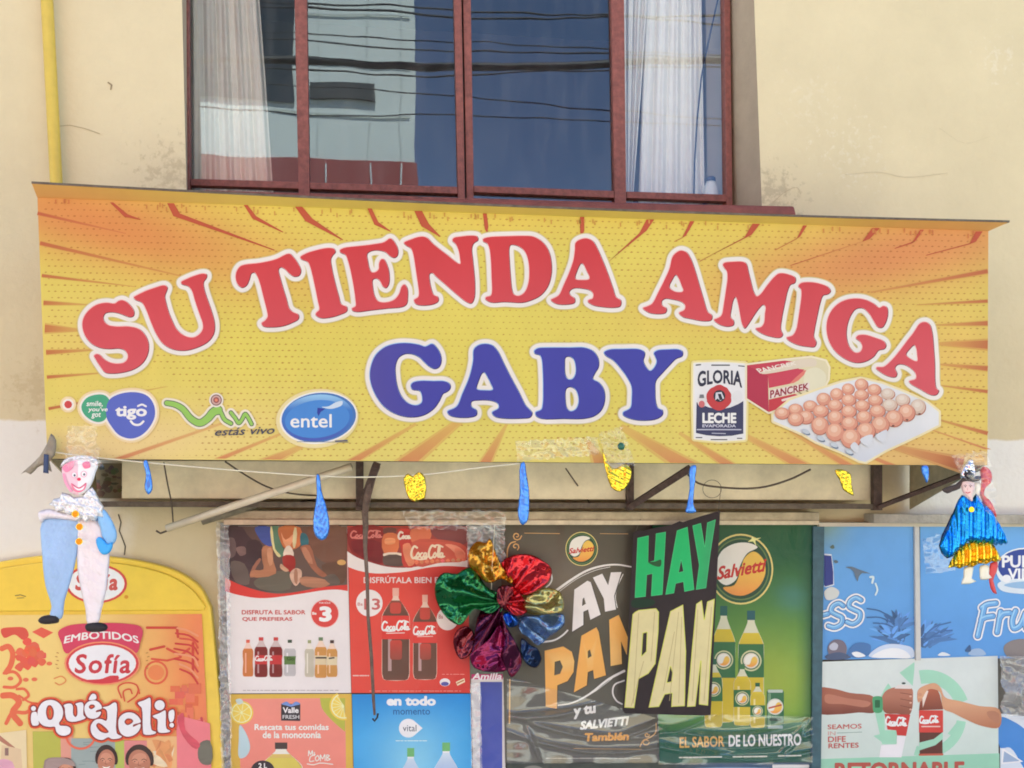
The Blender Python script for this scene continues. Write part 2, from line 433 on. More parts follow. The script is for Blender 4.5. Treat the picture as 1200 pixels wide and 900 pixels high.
# ================================================================== materials
def wall_material():
    m = mat('cream_plaster', S(230,213,172), rough=.9, bump=.45, bscale=28, var=.085, vscale=1.7, spec=.2, bdet=8)
    nt = m.node_tree; N = nt.nodes; L = nt.links; b = N['Principled BSDF']
    src = b.inputs['Base Color'].links[0].from_socket
    tc = N.new('ShaderNodeTexCoord'); sp = N.new('ShaderNodeSeparateXYZ'); L.new(tc.outputs['Object'], sp.inputs[0])
    nz = N.new('ShaderNodeTexNoise'); nz.inputs['Scale'].default_value = 7; nz.inputs['Detail'].default_value = 8; L.new(tc.outputs['Object'], nz.inputs['Vector'])
    def math_(op, a, b_=None, c=None):
        n = N.new('ShaderNodeMath'); n.operation = op
        for i, q in enumerate((a, b_, c)):
            if q is None: continue
            if hasattr(q, 'links'): L.new(q, n.inputs[i])
            else: n.inputs[i].default_value = q
        return n.outputs[0]
    # whitewashed band of the lower wall, worn edge
    zl = at(20, 491).z; zr = at(1180, 514).z; xl = at(20,491).x; xr = at(1180,514).x
    slope = (zr-zl)/(xr-xl)
    edge = math_('MULTIPLY_ADD', sp.outputs[0], slope, zl-slope*xl)
    dz = math_('SUBTRACT', edge, sp.outputs[2]); dz = math_('ADD', dz, math_('MULTIPLY', math_('SUBTRACT', nz.outputs[0], .5), .05))
    band = math_('MULTIPLY', dz, 90.0); band.node.use_clamp = True
    xm = (at(75,500).x+at(1120,500).x)/2; hw = (at(1120,500).x-at(75,500).x)/2
    side = math_('SUBTRACT', math_('ABSOLUTE', math_('SUBTRACT', sp.outputs[0], xm)), hw-.30)
    side = math_('MULTIPLY', math_('ADD', side, math_('MULTIPLY', math_('SUBTRACT', nz.outputs[0], .5), .25)), 5.0); side.node.use_clamp = True
    f = math_('MULTIPLY', band, side)
    mx = N.new('ShaderNodeMix'); mx.data_type = 'RGBA'; L.new(f, mx.inputs[0]); L.new(src, mx.inputs[6]); mx.inputs[7].default_value = (*S(248,243,230),1)
    # knocked and grimy plaster round the window's lower corners
    last = mx.outputs[2]
    nz2 = N.new('ShaderNodeTexNoise'); nz2.inputs['Scale'].default_value = 26; nz2.inputs['Detail'].default_value = 8; nz2.inputs['Roughness'].default_value = .7; L.new(tc.outputs['Object'], nz2.inputs['Vector'])
    for (u, v, r, c, thr) in ((200,205,.26,(150,128,96),.52),(905,228,.24,(128,112,92),.52),(45,455,.2,(190,165,118),.5),(1000,180,.5,(243,234,208),.6),(1170,70,.3,(248,240,220),.6),(950,120,.5,(238,226,196),.6)):
        p = at(u, v); vm = N.new('ShaderNodeVectorMath'); vm.operation = 'DISTANCE'; L.new(tc.outputs['Object'], vm.inputs[0]); vm.inputs[1].default_value = p
        fall = math_('SUBTRACT', 1.0, math_('DIVIDE', vm.outputs['Value'], r)); fall.node.use_clamp = True
        k = math_('SUBTRACT', math_('MULTIPLY_ADD', fall, .22, nz2.outputs[0]), thr+.1)
        k = math_('MULTIPLY', k, 9.0); k.node.use_clamp = True
        k = math_('MULTIPLY', k, math_('MINIMUM', math_('MULTIPLY', fall, 2.0), .32))
        q = N.new('ShaderNodeMix'); q.data_type = 'RGBA'; L.new(k, q.inputs[0]); L.new(last, q.inputs[6]); q.inputs[7].default_value = (*S(*c),1); last = q.outputs[2]
    L.new(last, b.inputs['Base Color'])
    return m
M_WALL = wall_material()
M_RED = mat('red_oxide_paint', S(148,84,72), rough=.6, bump=.4, bscale=60, var=.42, vscale=34)
M_REDL = mat('red_sill_paint', S(150,80,66), rough=.6, bump=.5, bscale=45, var=.3, vscale=14)
M_BROWN = mat('brown_timber', S(140,122,105), rough=.7, bump=.4, bscale=50, var=.25, vscale=12, stretch=(4,4,.7))
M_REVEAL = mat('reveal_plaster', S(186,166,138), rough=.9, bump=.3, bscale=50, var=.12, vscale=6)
M_DARK = mat('dark_steel', S(112,100,84), rough=.6, metal=.2, bump=.4, bscale=60, var=.45, vscale=25)
M_RUST = mat('rusty_steel', S(96,78,68), rough=.8, bump=.6, bscale=70, var=.5, vscale=30)
M_ALU = mat('aluminium_trim', S(190,176,148), rough=.45, metal=.35, bump=.25, bscale=30, var=.3, vscale=18)
M_BOARD = mat('beige_board', S(255,243,206), rough=.8, bump=.3, bscale=30, var=.2, vscale=7)
M_GREY = mat('grey_concrete', S(196,188,170), rough=.95, bump=.7, bscale=60, var=.3, vscale=9)
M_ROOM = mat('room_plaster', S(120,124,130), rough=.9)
M_PRINT = mat('printed_vinyl', attr=True, rough=.5, var=.06, vscale=4, bump=.3, bscale=3.2, spec=.35, bdet=2, stretch=(1.6,1,.6))
M_GLOSS = mat('laminated_print', attr=True, rough=.6, var=.05, vscale=8, spec=.25, coat=.22, coat_bump=.35)
M_WRAP = mat('print_under_plastic', attr=True, rough=.6, var=.06, vscale=9, spec=.2, coat=.32, coat_bump=.55, cscale=(3,2,2))
M_MATTE = mat('painted_panel', attr=True, rough=.75, var=.07, vscale=14, bump=.12, bscale=30)
M_PLASTIC = plastic_mat('clear_plastic', .17)
M_FILM = plastic_mat('clear_film', .09, haze=.03, scale=12)
M_TAPE = plastic_mat('clear_tape', .2, haze=.12, scale=40)
# ================================================================== setting
def struct(name, mb, m, **k): return tag(mb.build(name, m, **k), kind='structure')
M_ASPH = mat('street_concrete', (.46,.475,.42), rough=.9, bump=.5, bscale=90, var=.25, vscale=3)
M_PAVE = mat('pavement_concrete', (.42,.435,.385), rough=.9, bump=.4, bscale=50, var=.2, vscale=2)
G0 = -0.15
b = MB(); b.quad([(-400,-400,G0-.16),(400,-400,G0-.16),(400,400,G0-.16),(-400,400,G0-.16)]); struct('ground', b, mat('bare_ground', (.2,.17,.13), rough=1, var=.2, vscale=.3))
b = MB(); b.quad([(-120,-9.4,G0-.156),(120,-9.4,G0-.156),(120,-1.75,G0-.156),(-120,-1.75,G0-.156)]); struct('road', b, M_ASPH)
b = MB(); b.box(-120,120,-1.6,0,G0-.3,G0-.02); struct('pavement', b, M_PAVE)
b = MB(); b.box(-120,120,-1.75,-1.602,G0-.3,G0-.015); struct('kerb', b, mat('kerb_stone', (.38,.37,.35), rough=.9, bump=.3, bscale=30))
b = MB(); b.box(-120,120,-11.6,-9.4,G0-.3,G0-.02); struct('far_pavement', b, M_PAVE)
# ================================================================== the shop building
bld = empty('shop_building', (0,.3,G0), 'cream plastered shop building with a red framed upstairs window above the yellow sign', 'building')
REC = .24                                             # window set back in the wall
OPEN = [(207,-260),(874,-260),(893,247),(219,240)]     # photo corners of the opening in the wall face (runs on above the picture)
o4 = [at(u,v,0) for u,v in OPEN]
i4 = [at(u,v,REC) for u,v in ((217,-260),(846,-260),(857,243),(220,238))]
XL, XR, ZT = -9.0, 9.5, 7.6
b = MB()
def fq(*p): b.quad([Vector(q) for q in p])
zt, zb = o4[0].z, o4[2].z
fq((XL,0,ZT),(XR,0,ZT),(o4[1].x,0,o4[1].z),(o4[0].x,0,o4[0].z))
fq((XL,0,ZT),(o4[0].x,0,o4[0].z),(o4[3].x,0,o4[3].z),(XL,0,G0-.3))
fq((XR,0,ZT),(XR,0,G0-.3),(o4[2].x,0,o4[2].z),(o4[1].x,0,o4[1].z))
fq((XL,0,G0-.3),(o4[3].x,0,o4[3].z),(o4[2].x,0,o4[2].z),(XR,0,G0-.3))
fq((XL,0,ZT),(XL,9,ZT),(XL,9,G0-.3),(XL,0,G0-.3)); fq((XR,0,ZT),(XR,9,ZT),(XR,9,G0-.3),(XR,0,G0-.3)); fq((XL,9,ZT),(XR,9,ZT),(XR,9,G0-.3),(XL,9,G0-.3))
b.build('wall', M_WALL, bld)
b = MB(); b.box(XL-.2,XR+.2,-.25,9.2,ZT,ZT+.25); b.build('roof', M_GREY, bld)
b = MB()
for k in range(4): b.quad([o4[k], o4[(k+1)%4], i4[(k+1)%4], i4[k]])
b.build('window_reveal', M_REVEAL, bld)
# dim room behind the glass
b = MB(); rx0, rx1, rz0, rz1 = i4[0].x-.8, i4[1].x+.8, i4[2].z-.25, i4[0].z+.3
b.quad([(rx0,3.2,rz0),(rx1,3.2,rz0),(rx1,3.2,rz1),(rx0,3.2,rz1)])
for xx in (rx0, rx1): b.quad([(xx,REC+.10,rz0),(xx,3.2,rz0),(xx,3.2,rz1),(xx,REC+.10,rz1)])
for zz in (rz0, rz1): b.quad([(rx0,REC+.10,zz),(rx1,REC+.10,zz),(rx1,3.2,zz),(rx0,3.2,zz)])
b.build('room', M_ROOM, bld)
win = MB()                                             # the window: frame, mullions, panes
FY = REC-.06
win.bar([(216,-255),(846,-255),(846,-240),(216,-240)], FY, .06)
win.bar([(213,-255),(219,-255),(222.5,236),(217,236)], FY, .06)
win.bar([(846,-255),(853,-255),(858.5,243),(851.5,243)], FY, .06)
win.bar([(222,222.5),(852,240.5),(852,247),(222,231)], FY+.002, .056)
frame = win.build('window', M_RED, bld, bevel=.003)
def mull(name, q, y=FY-.004, d=.05): b = MB(); b.bar(q, y, d); return b.build(name, M_RED, frame, bevel=.0025)
mull('mullion', [(340,-240),(356,-240),(363,231),(350,231)])
mull('mullion', [(527,-240),(536.5,-240),(545,238),(537,238)]); mull('mullion', [(538.5,-240),(548,-240),(555.5,238),(547,238)], FY+.01, .04)
mull('mullion', [(712,-240),(729,-240),(734,240),(720.5,240)])
for (x0, x1, ya, yb) in ((223,350,209.3,212.8),(363.2,536.5,213.6,218.8),(555.7,720,217.5,223.5),(734.3,851.5,224.2,228)):
    mull('transom_bar', [(x0,ya),(x1,yb),(x1,yb+8.2),(x0,ya+7.6)], FY-.001, .045)
mull('hinge', [(214.5,104),(219.5,104),(220,119),(215,119)], FY-.012, .03)
def glass_mat():
    m = bpy.data.materials.new('window_glass'); m.use_nodes = True; nt = m.node_tree; N = nt.nodes; L = nt.links; N.clear()
    out = N.new('ShaderNodeOutputMaterial'); tr = N.new('ShaderNodeBsdfTransparent'); tr.inputs[0].default_value = (.95,.96,.95,1)
    gl = N.new('ShaderNodeBsdfGlossy'); gl.inputs['Roughness'].default_value = .004; gl.inputs['Color'].default_value = (.84,.94,1,1)
    fr = N.new('ShaderNodeFresnel'); fr.inputs[0].default_value = 1.5
    mm = N.new('ShaderNodeMath'); mm.operation = 'MULTIPLY_ADD'; mm.inputs[1].default_value = 2.2; mm.inputs[2].default_value = .03; mm.use_clamp = True; L.new(fr.outputs[0], mm.inputs[0])
    tc = N.new('ShaderNodeTexCoord'); nz = N.new('ShaderNodeTexNoise'); nz.inputs['Scale'].default_value = 1.6; L.new(tc.outputs['Object'], nz.inputs['Vector'])
    bp = N.new('ShaderNodeBump'); bp.inputs['Strength'].default_value = .022; bp.inputs['Distance'].default_value = .06; L.new(nz.outputs[0], bp.inputs['Height']); L.new(bp.outputs[0], gl.inputs['Normal'])
    mx = N.new('ShaderNodeMixShader'); L.new(mm.outputs[0], mx.inputs[0]); L.new(tr.outputs[0], mx.inputs[1]); L.new(gl.outputs[0], mx.inputs[2]); # thin street dust on the pane
    df = N.new('ShaderNodeBsdfDiffuse'); df.inputs[0].default_value = (.7,.69,.65,1)
    mp = N.new('ShaderNodeMapping'); mp.inputs['Scale'].default_value = (9,9,1.6); L.new(tc.outputs['Object'], mp.inputs[0])
    n2 = N.new('ShaderNodeTexNoise'); n2.inputs['Scale'].default_value = 2; n2.inputs['Detail'].default_value = 8; L.new(mp.outputs[0], n2.inputs['Vector'])
    mr = N.new('ShaderNodeMapRange'); mr.inputs[1].default_value = .45; mr.inputs[2].default_value = .8; mr.inputs[3].default_value = .004; mr.inputs[4].default_value = .045; L.new(n2.outputs[0], mr.inputs[0])
    m3 = N.new('ShaderNodeMixShader'); L.new(mr.outputs[0], m3.inputs[0]); L.new(mx.outputs[0], m3.inputs[1]); L.new(df.outputs[0], m3.inputs[2]); L.new(m3.outputs[0], out.inputs[0])
    return m
M_GLASS = glass_mat()
for q in ([(219,-250),(343,-250),(351,229),(221,224)], [(352,-250),(530,-250),(539,236),(361,230)], [(546,-250),(716,-250),(722,242),(553,237)], [(727,-250),(848,-250),(853,240),(733,240)]):
    b = MB(); b.quad([at(u,v,REC-.03) for u,v in q]); b.build('pane', M_GLASS, frame)
b = MB(); b.bar([(300,228),(931,241),(934,253),(300,243)], -.09, .27); b.build('window_sill', M_REDL, bld, bevel=.012, smooth=True)
# ledges, shopfront frame below the sign (all fixed to the wall)
b = MB(); b.bar([(262,598),(960,600),(960,613),(262,613)], -.10, .1); b.build('lintel', M_ALU, bld, bevel=.004)
b = MB(); b.bar([(262,609),(960,610.5),(960,615),(262,615)], -.115, .014); b.build('lintel_lip', mat('pale_aluminium', S(216,202,172), rough=.4, metal=.3, var=.25, vscale=20), bld)
b = MB(); b.bar([(1024,602),(1320,604),(1320,615),(1024,613)], -.10, .1); b.build('ledge', M_GREY, bld, bevel=.006)
b = MB(); b.bar([(960,612.5),(1320,613.5),(1320,617.5),(960,617)], -.06, .06); b.build('ledge_lip', mat('pale_ledge', S(232,222,198), rough=.8, var=.1), bld)
b = MB(); b.bar([(143,540),(1030,543),(1030,586),(143,584)], -.20, .20); b.build('forward_panel', M_BOARD, bld)  # wall panel brought forward as a box so that more light reaches it
b = MB(); b.bar([(258,612),(1320,612),(1320,1040),(258,1040)], -.010, .010); b.build('shop_shutter', mat('shop_shutter_grey', S(120,116,104), rough=.6, bump=.3, bscale=20, var=.3), bld)
b = MB(); b.bar([(953,617),(966,617),(960,1040),(951,1040)], -.05, .04); b.build('shopfront_post', mat('blue_green_post', S(70,108,120), rough=.5, var=.3, vscale=20), bld)
b = MB(); b.bar([(546,617),(590,617),(594,1040),(550,1040)], -.026, .016); b.build('shopfront_post', mat('grey_green_post', S(112,122,112), rough=.4, metal=.2, var=.35, vscale=20), bld)
b = MB(); b.bar([(1072,617),(1077.5,617),(1079.5,774),(1073.5,774)], -.045, .02); b.build('glazing_bar', mat('white_bar_paint', S(226,224,216), rough=.5, var=.08, vscale=20), bld, bevel=.002)
# old damp patch and crack in the plaster left of the panel
M_STAIN = mat('damp_stain', S(128,116,90), rough=.95, bump=.8, bscale=40, var=.55, vscale=30)
b = Art(bld, ypl(0), M_MATTE, base=.0015)
rs = np.random.default_rng(5)
def blot(cx, cy, rx, ry, n=16, j=.22): return [(cx+rx*(1+rs.uniform(-j,j))*math.cos(t), cy+ry*(1+rs.uniform(-j,j))*math.sin(t)) for t in [2*math.pi*i/n for i in range(n)]]
b.part('stain')
b.loops([[(110,543),(143,543),(142,584),(112,584),(108,570),(112,556)]], S(150,138,108))
for k in range(26): b.curve(blot(rs.uniform(113,141), rs.uniform(546,582), rs.uniform(1.5,5), rs.uniform(1.2,4)), S(*[int(q*rs.uniform(.8,1.15)) for q in (120,110,86)]), 2)
b.strokes([([(139,603),(142,612),(140,622),(144,632),(147,640),(146,650)], .7)], S(96,86,68))
b.strokes([([(127,97),(131,100),(130,105)],.9)], S(160,140,105))
b.strokes([(smooth([(905,238),(920,225),(934,220),(938,228)],4,False),.3)], S(190,170,136)); b.strokes([(smooth([(990,205),(1030,202),(1060,208),(1110,203)],4,False),.3),(smooth([(1100,150),(1130,168),(1160,160)],4,False),.25)], S(206,190,156))
b.strokes([([(70,148),(82,147),(100,151),(117,157)],.35)], S(178,158,120))
b.build()
# yellow drain pipe
b = MB(); b.tube([at(u,v,-.05) for u,v in ((46,-200),(55,0),(60.5,105),(66,214),(76,420))], .0245, 14)
tag(b.build('drain_pipe', mat('yellow_pipe_paint', S(226,194,78), rough=.45, var=.08, vscale=20), smooth=True), 'yellow painted drain pipe running down the cream wall left of the window', 'pipe')
b = None
# ================================================================== curtains and things at the window
M_CURT = mat('white_voile', S(252,249,240), rough=.9, var=.06, vscale=8, sheen=.2)
def curtain(name, L, R, folds, label, seed, amp=.014, Y=.30, m=M_CURT):
    """L, R: photo polylines of the two hanging edges"""
    rs = np.random.default_rng(seed); nx, nz = 90, 40; vs = []; fs = []
    ph = rs.uniform(0, 6.28, 4)
    def on(P, t):
        v = P[0][1]+(P[-1][1]-P[0][1])*t
        for (a, b_), (c, d) in zip(P, P[1:]):
            if v <= d: return (a+(c-a)*(v-b_)/(d-b_), v)
        return P[-1]
    for j in range(nz+1):
        t = j/nz; l = on(L, t); r = on(R, t)
        for i in range(nx+1):
            s = i/nx; y = amp*(math.sin(s*folds*6.28+ph[0]+.8*math.sin(t*2+ph[1]))+.5*math.sin(s*folds*2.3*6.28+ph[2]+t))
            vs.append(tuple(at(l[0]*(1-s)+r[0]*s, l[1]*(1-s)+r[1]*s, Y+y)))
    for j in range(nz):
        for i in range(nx): k = j*(nx+1)+i; fs.append((k,k+1,k+nx+2,k+nx+1))
    me = bpy.data.meshes.new(name); me.from_pydata(vs, [], fs); me.update(); me.polygons.foreach_set('use_smooth',[True]*len(fs)); me.materials.append(m)
    o = link(name, me); sm = o.modifiers.new('solid','SOLIDIFY'); sm.thickness = .002
    return tag(o, label, 'curtain', 'curtains behind the upstairs window')
curtain('curtain', [(215,-245),(221,0),(221,236)], [(300,-245),(304,0),(311,90),(321,236)], 5, 'white curtain hanging behind the leftmost pane', 2)
curtain('curtain', [(727,-245),(730,0),(734,240)], [(765,-245),(758,0),(752,90),(741,240)], 3, 'narrow strip of white curtain beside the right mullion', 4)
curtain('curtain', [(752,-245),(757,0),(752,110),(748,240)], [(820,-245),(822,0),(826,240)], 4, 'wide white curtain in the right pane behind the bottle', 6, Y=.325)
b = MB(); b = MB(); b.bar([(825,-245),(872,-245),(876,246),(829,246)], REC+.15, .5); b.build('inner_jamb', mat('pale_inner_wall', S(206,204,190), rough=.9, var=.06), bld)
b = MB(); p = at(833, 240, REC+.05)
r = .040
b.lathe(p, [(r*.9,-.02),(r,-.01),(r,.055),(r*.97,.075),(r*.62,.105),(r*.5,.112)], 20)
bt = tag(b.build('bottle', mat('white_bottle', S(238,236,226), rough=.35), smooth=True), 'white round bottle with blue lid standing inside the right pane', 'bottle')
b = MB(); b.lathe(p+Vector((0,0,.113)), [(r*.56,0),(r*.56,.014),(r*.5,.02)], 18); b.build('lid', mat('navy_lid', S(44,52,92), rough=.4), bt, smooth=True)
b = MB(); b.lathe(p+Vector((0,0,-.006)), [(r*1.012,0),(r*1.012,.034)], 20); b.build('bottle_label', mat('blue_label', S(120,150,200), rough=.4), bt, smooth=True)
b = MB(); b.tube([at(u,v,REC+.05) for u,v in ((846,-240),(841,0),(830,50),(822,90),(817,140),(814,190),(813,238))], .0042, 7)
tag(b.build('cable', mat('blue_black_cable', S(44,58,86), rough=.5), smooth=True), 'dark cable hanging down inside the right pane', 'cable')
# ================================================================== across the street (seen in the window's reflection)
GP = REC-.03
def rfl(u, v, Y):           # real place of a point seen mirrored in the panes: Y is its distance in front of the wall
    p = at(u, v, 2*GP+Y); return Vector((p.x, -Y, p.z))
M_PALE = mat('pale_rendered_wall', S(240,246,238), rough=.9, var=.05, vscale=1.2); M_BRICKR = mat('red_painted_wall', S(178,92,86), rough=.9, var=.1, vscale=2)
e = rfl(487, 100, 12.0); zr = rfl(487,193,12).z
opp = empty('apartment_block', (e.x-4,-12,G0), 'pale rendered block with a red painted base across the street', 'building')
b = MB(); b.box(e.x-9, e.x, -20, -12, zr, zr+7); b.build('wall', M_PALE, opp)
b = MB(); b.box(e.x-9.02, e.x+.03, -20.02, -11.97, G0-.3, zr); b.build('base_wall', M_BRICKR, opp)
q0 = rfl(362,112,11.9); q1 = rfl(440,98,11.9)
b = MB(); b.box(q0.x, q1.x, -11.99, -11.93, q0.z, q1.z); b.build('balcony_slab', mat('dark_grey_slab', S(74,78,80), rough=.8), opp)
q0 = rfl(196,110,11.9); q1 = rfl(346,60,11.9)
b = MB(); b.box(q0.x, q1.x-.02, -11.99, -11.95, q0.z, q1.z+1.6); b.build('window', mat('dark_window', S(66,74,80), rough=.15), opp)
for u in (372,432,470):
    q = rfl(u,190,11.9); b = MB(); b.box(q.x-.012, q.x+.012, -11.99, -11.985, q.z, q.z+5.5); b.build('joint_strip', mat('pale_joint', S(222,228,222), rough=.8), opp)
for u in (382,436,470):
    q = rfl(u,200,11.9); b = MB(); b.box(q.x-.012, q.x+.012, -11.96, -11.94, q.z-.35, q.z+.1); b.build('white_post', mat('white_post_paint', S(240,240,236), rough=.6), opp)
q0 = rfl(390,170,11.9); q1 = rfl(474,60,11.9)
for k in range(3):
    z = q0.z+.55+.8*k; b = MB(); b.box(q0.x-1.0, q1.x+.1, -11.985, -11.965, z, z+.018); b.build('panel_joint', mat('pale_joint', S(206,212,206)), opp)
sky_low = rfl(700,250,14)
b = MB(); b.box(e.x+.5, e.x+14, -20, -12, G0-.3, 4.6); opp2 = tag(b.build('house', mat('ochre_wall', S(205,190,160), rough=.9, var=.06, vscale=1)), 'low ochre house across the street beside the pale block', 'building')
b = MB(); b.box(e.x-22, e.x-9.1, -20, -12, G0-.3, 6.5); tag(b.build('house', mat('white_wall', S(222,216,206), rough=.9, var=.06, vscale=1)), 'white flat fronted house across the street', 'building')
# overhead cables across the street
M_CAB = mat('black_cable', S(34,34,38), rough=.6)
for k, (pts, r, lab) in enumerate((
    ([(210,-6),(360,4),(530,12),(720,17),(860,30)], .012, 'thin overhead street cable, topmost of the cables mirrored in the window'),
    ([(210,4),(360,8),(530,21),(560,4),(720,17)][:3], .014, 'overhead street cable sagging just under the topmost one'),
    ([(210,32),(360,40),(530,50),(640,56),(720,60),(860,66)], .008, 'slim overhead street cable above the thick bundle'),
    ([(210,40),(360,48),(530,62),(720,64),(860,70)], .010, 'overhead street cable lying close above the thick bundle'),
    ([(210,66),(360,72),(530,80),(640,79),(720,74),(860,70)], .050, 'thick bundle of overhead street cables mirrored across the window'),
    ([(210,78),(360,82),(440,88),(530,90),(640,84),(860,78)], .011, 'overhead street cable touching the underside of the bundle'),
    ([(210,98),(360,100),(440,105),(560,115),(640,123),(720,130),(860,142)], .008, 'slim overhead street cable sagging below the bundle'),
    ([(210,125),(360,134),(530,134),(640,137),(720,141),(860,150)], .008, 'lowest overhead street cable mirrored in the window'))):
    b = MB(); P = [rfl(u,v,7.0+.12*k) for u,v in pts]; d0 = P[0]-P[1]; d1 = P[-1]-P[-2]
    P = [P[0]+d0.normalized()*14+Vector((0,0,1.2))]+P+[P[-1]+d1.normalized()*14+Vector((0,0,1.2))]
    b.tube(P, r, 6); tag(b.build('overhead_cable', M_CAB, smooth=True), lab, 'cable', 'overhead cables across the street')
# ================================================================== the shop sign
SY = -.60
def bend(u): return 232+(u-43)*(39.0/1115)
def top_(u): s = (u-37)/1146; return 214.5+s*45.5+20*max(0,s)*max(0,1-s)
def sign_pm(u, v, off=0.0):
    t = min(max((bend(u)-v)/(bend(u)-top_(u)),0),1)
    return at(u, v, SY-.045*t)+Vector((0,-off,0))
sign_pm.n = Vector((0,-1,0))
p0 = at(600, 540, SY)
sign = empty('shop_sign', p0, 'long yellow shop sign board with arched red words, a blue name and an egg tray', 'shop sign')
A = Art(sign, sign_pm, M_PRINT)
def sign_col(u, v):
    y = (224,208,92)
    c = np.array(y, float)
    def blob(cx, cy, rx, ry, ang, col, k):
        nonlocal c
        a = math.radians(ang); x = (u-cx)*math.cos(a)+(v-cy)*math.sin(a); w_ = -(u-cx)*math.sin(a)+(v-cy)*math.cos(a)
        c = c*(1-k*math.exp(-(x/rx)**2-(w_/ry)**2))+np.array(col)*k*math.exp(-(x/rx)**2-(w_/ry)**2)
    blob(120,262,230,52,14,(218,138,72),1.0); blob(1050,298,230,52,-12,(218,140,80),1.0); blob(600,262,300,26,2,(226,190,80),.5)
    blob(90,400,110,60,0,(230,196,108),.6); blob(1120,420,100,70,0,(228,180,96),.7)
    blob(120,530,220,50,-8,(238,206,150),.9); blob(1080,540,200,45,8,(230,178,112),.85); blob(560,545,420,45,0,(232,214,124),.6)
    return S(*c)
A.part('sign_face')
nx, ny = 90, 36
A.layer += 1
pts = []; cols = []
for j in range(ny+1):
    for i in range(nx+1):
        s = i/nx
        if j <= 6:
            t = j/6; ul = 37+(44-37)*t; ur = 1183+(1158-1183)*t; u = ul+(ur-ul)*s; v = top_(u)*(1-t)+bend(u)*t
        else:
            t = (j-6)/(ny-6); ul = 44+(55.5-44)*t; ur = 1158-1*t; u = ul+(ur-ul)*s; v = bend(u)*(1-t)+(537.5+(u-55)*(8.0/1102))*t
        pts.append((u,v)); cols.append(mix(sign_col(u,v), S(214,176,110), .35) if j < 6 else sign_col(u,v))
A._add(pts, [(j*(nx+1)+i, j*(nx+1)+i+1, (j+1)*(nx+1)+i+1, (j+1)*(nx+1)+i) for j in range(ny) for i in range(nx)], cols)
# printed halftone dots
lo = []
A.layer += 1
for r in range(44):
    for k in range(150):
        u = 50+k*7.5+(r % 2)*3.75; v = 236+r*7.1+(u-600)*.012*(1-r/44)*2
        if v < bend(u)+2 or v > 535 or u > 1153 or u < 50+(v-232)*.036: continue
        d = math.hypot((u-600)/620, (v-400)/210); q = 1.55 if d > .4 else 1.15
        if math.hypot(u-110, (v-500)*1.5) < 130: q *= .45
        q *= random.uniform(.75,1.1)
        c = mix(sign_col(u,v), S(166,92,30), .5+.14*random.random())
        A._add([(u-q*1.25,v+.15*q),(u-.2,v-q*.65),(u+q*1.25,v-.1*q),(u+.2,v+q*.65)], [(0,1,2,3)], [c]*4)
# printed sun rays
rays = [((44,250),1.6,(140,272)),((47,285),2,(206,322)),((49,323),1.7,(150,335)),((51,355),2.4,(100,357)),((52.5,385),4.6,(93,387)),((54,413),2.5,(112,410)),((55,442),1.8,(122,437)),((57,479),1.5,(185,455)),
 ((140,538),4.5,(252,499)),((258,538),4,(335,506)),((318,539),8,(352,524)),((415,540),5,(482,500)),((478,541),9,(548,486)),((569,542),4.5,(592,500)),((704,543),6,(690,518)),((800,543),11,(733,503)),((852,544),6,(800,510)),((936,544),8,(868,508)),((992,545),5,(930,508)),((1043,545),4,(983,520)),
 ((1128,545),7,(1040,522)),((1157,527),2.4,(1072,497)),((1157,508),2,(1086,488)),((1157,459),1.7,(1095,451)),((1157,432),2.6,(1100,427)),((1157,404),5,(1099,403)),((1157,379),2.5,(1098,381)),((1157,353),1.7,(1080,357)),((1157,318),2.2,(1030,341))]
RC = S(186,84,52); RC2 = S(206,118,78)
for (ox, oy), w_, (ix, iy) in rays:
    dx, dy = ix-ox, iy-oy; l = math.hypot(dx,dy); nx_, ny_ = -dy/l*w_, dx/l*w_
    edge = abs(dy) < abs(dx)*.33; w_ *= 1.0 if edge else 1.2
    if not edge: ix -= dx*.0; iy -= dy*.0
    a = (ox+nx_, oy+ny_) ; c_ = (ox-nx_, oy-ny_)
    if not edge:       # keep the foot on the lower edge
        a = (ox+w_*1.1, oy-.4); c_ = (ox-w_*1.1, oy-.6)
    A.poly([(a[0]+(a[0]-c_[0])*.22,a[1]+(a[1]-c_[1])*.22), (c_[0]+(c_[0]-a[0])*.22,c_[1]+(c_[1]-a[1])*.22), (ix-nx_*.3+dx*.08, iy-ny_*.3+dy*.08), (ix+nx_*.3+dx*.08, iy+ny_*.3+dy*.08)], lambda u,v: mix(sign_col(u,v), RC if edge else RC2, .38))
    A.poly([a, c_, (ix-nx_*.18, iy-ny_*.18), (ix+nx_*.18, iy+ny_*.18)], lambda u,v: mix(RC if edge else RC2, sign_col(u,v), .12+.5*min(1,math.hypot(u-ox,v-oy)/l)))
tops = [((131,237),(148,253),4,(165,257)),((200,238),(207,252),8,(322,293)),((288,240),(298,255),4.5,(332,272)),((350,242),(362,258),8.5,(402,281)),((433,244),(441,262),5,(458,271)),((490,247),(498,264),9,(516,277)),((568,250),(570,267),4.5,(571,272)),((682,254),(682,272),5,(682,276)),((762,257),(753,272),9,(714,306)),((811,259),(801,278),5,(790,283)),((886,262),(876,277),9,(820,306)),((943,264),(935,279),4.5,(908,293)),((1026,267),(1014,282),9,(926,311)),((1080,269),(1070,284),4.5,(1048,291)),((1147,271),(1139,285),8,(1085,299))]
for (ax, ay), (bx, by), w_, (ix, iy) in tops:
    A.poly([(ax-w_/2,ay+.5),(ax+w_/2,ay+.5),(bx+w_*.5,by-1.5),(ix,iy),(ix-.4,iy+.9),(bx-w_*.45,by+1.5)], S(188,84,50))
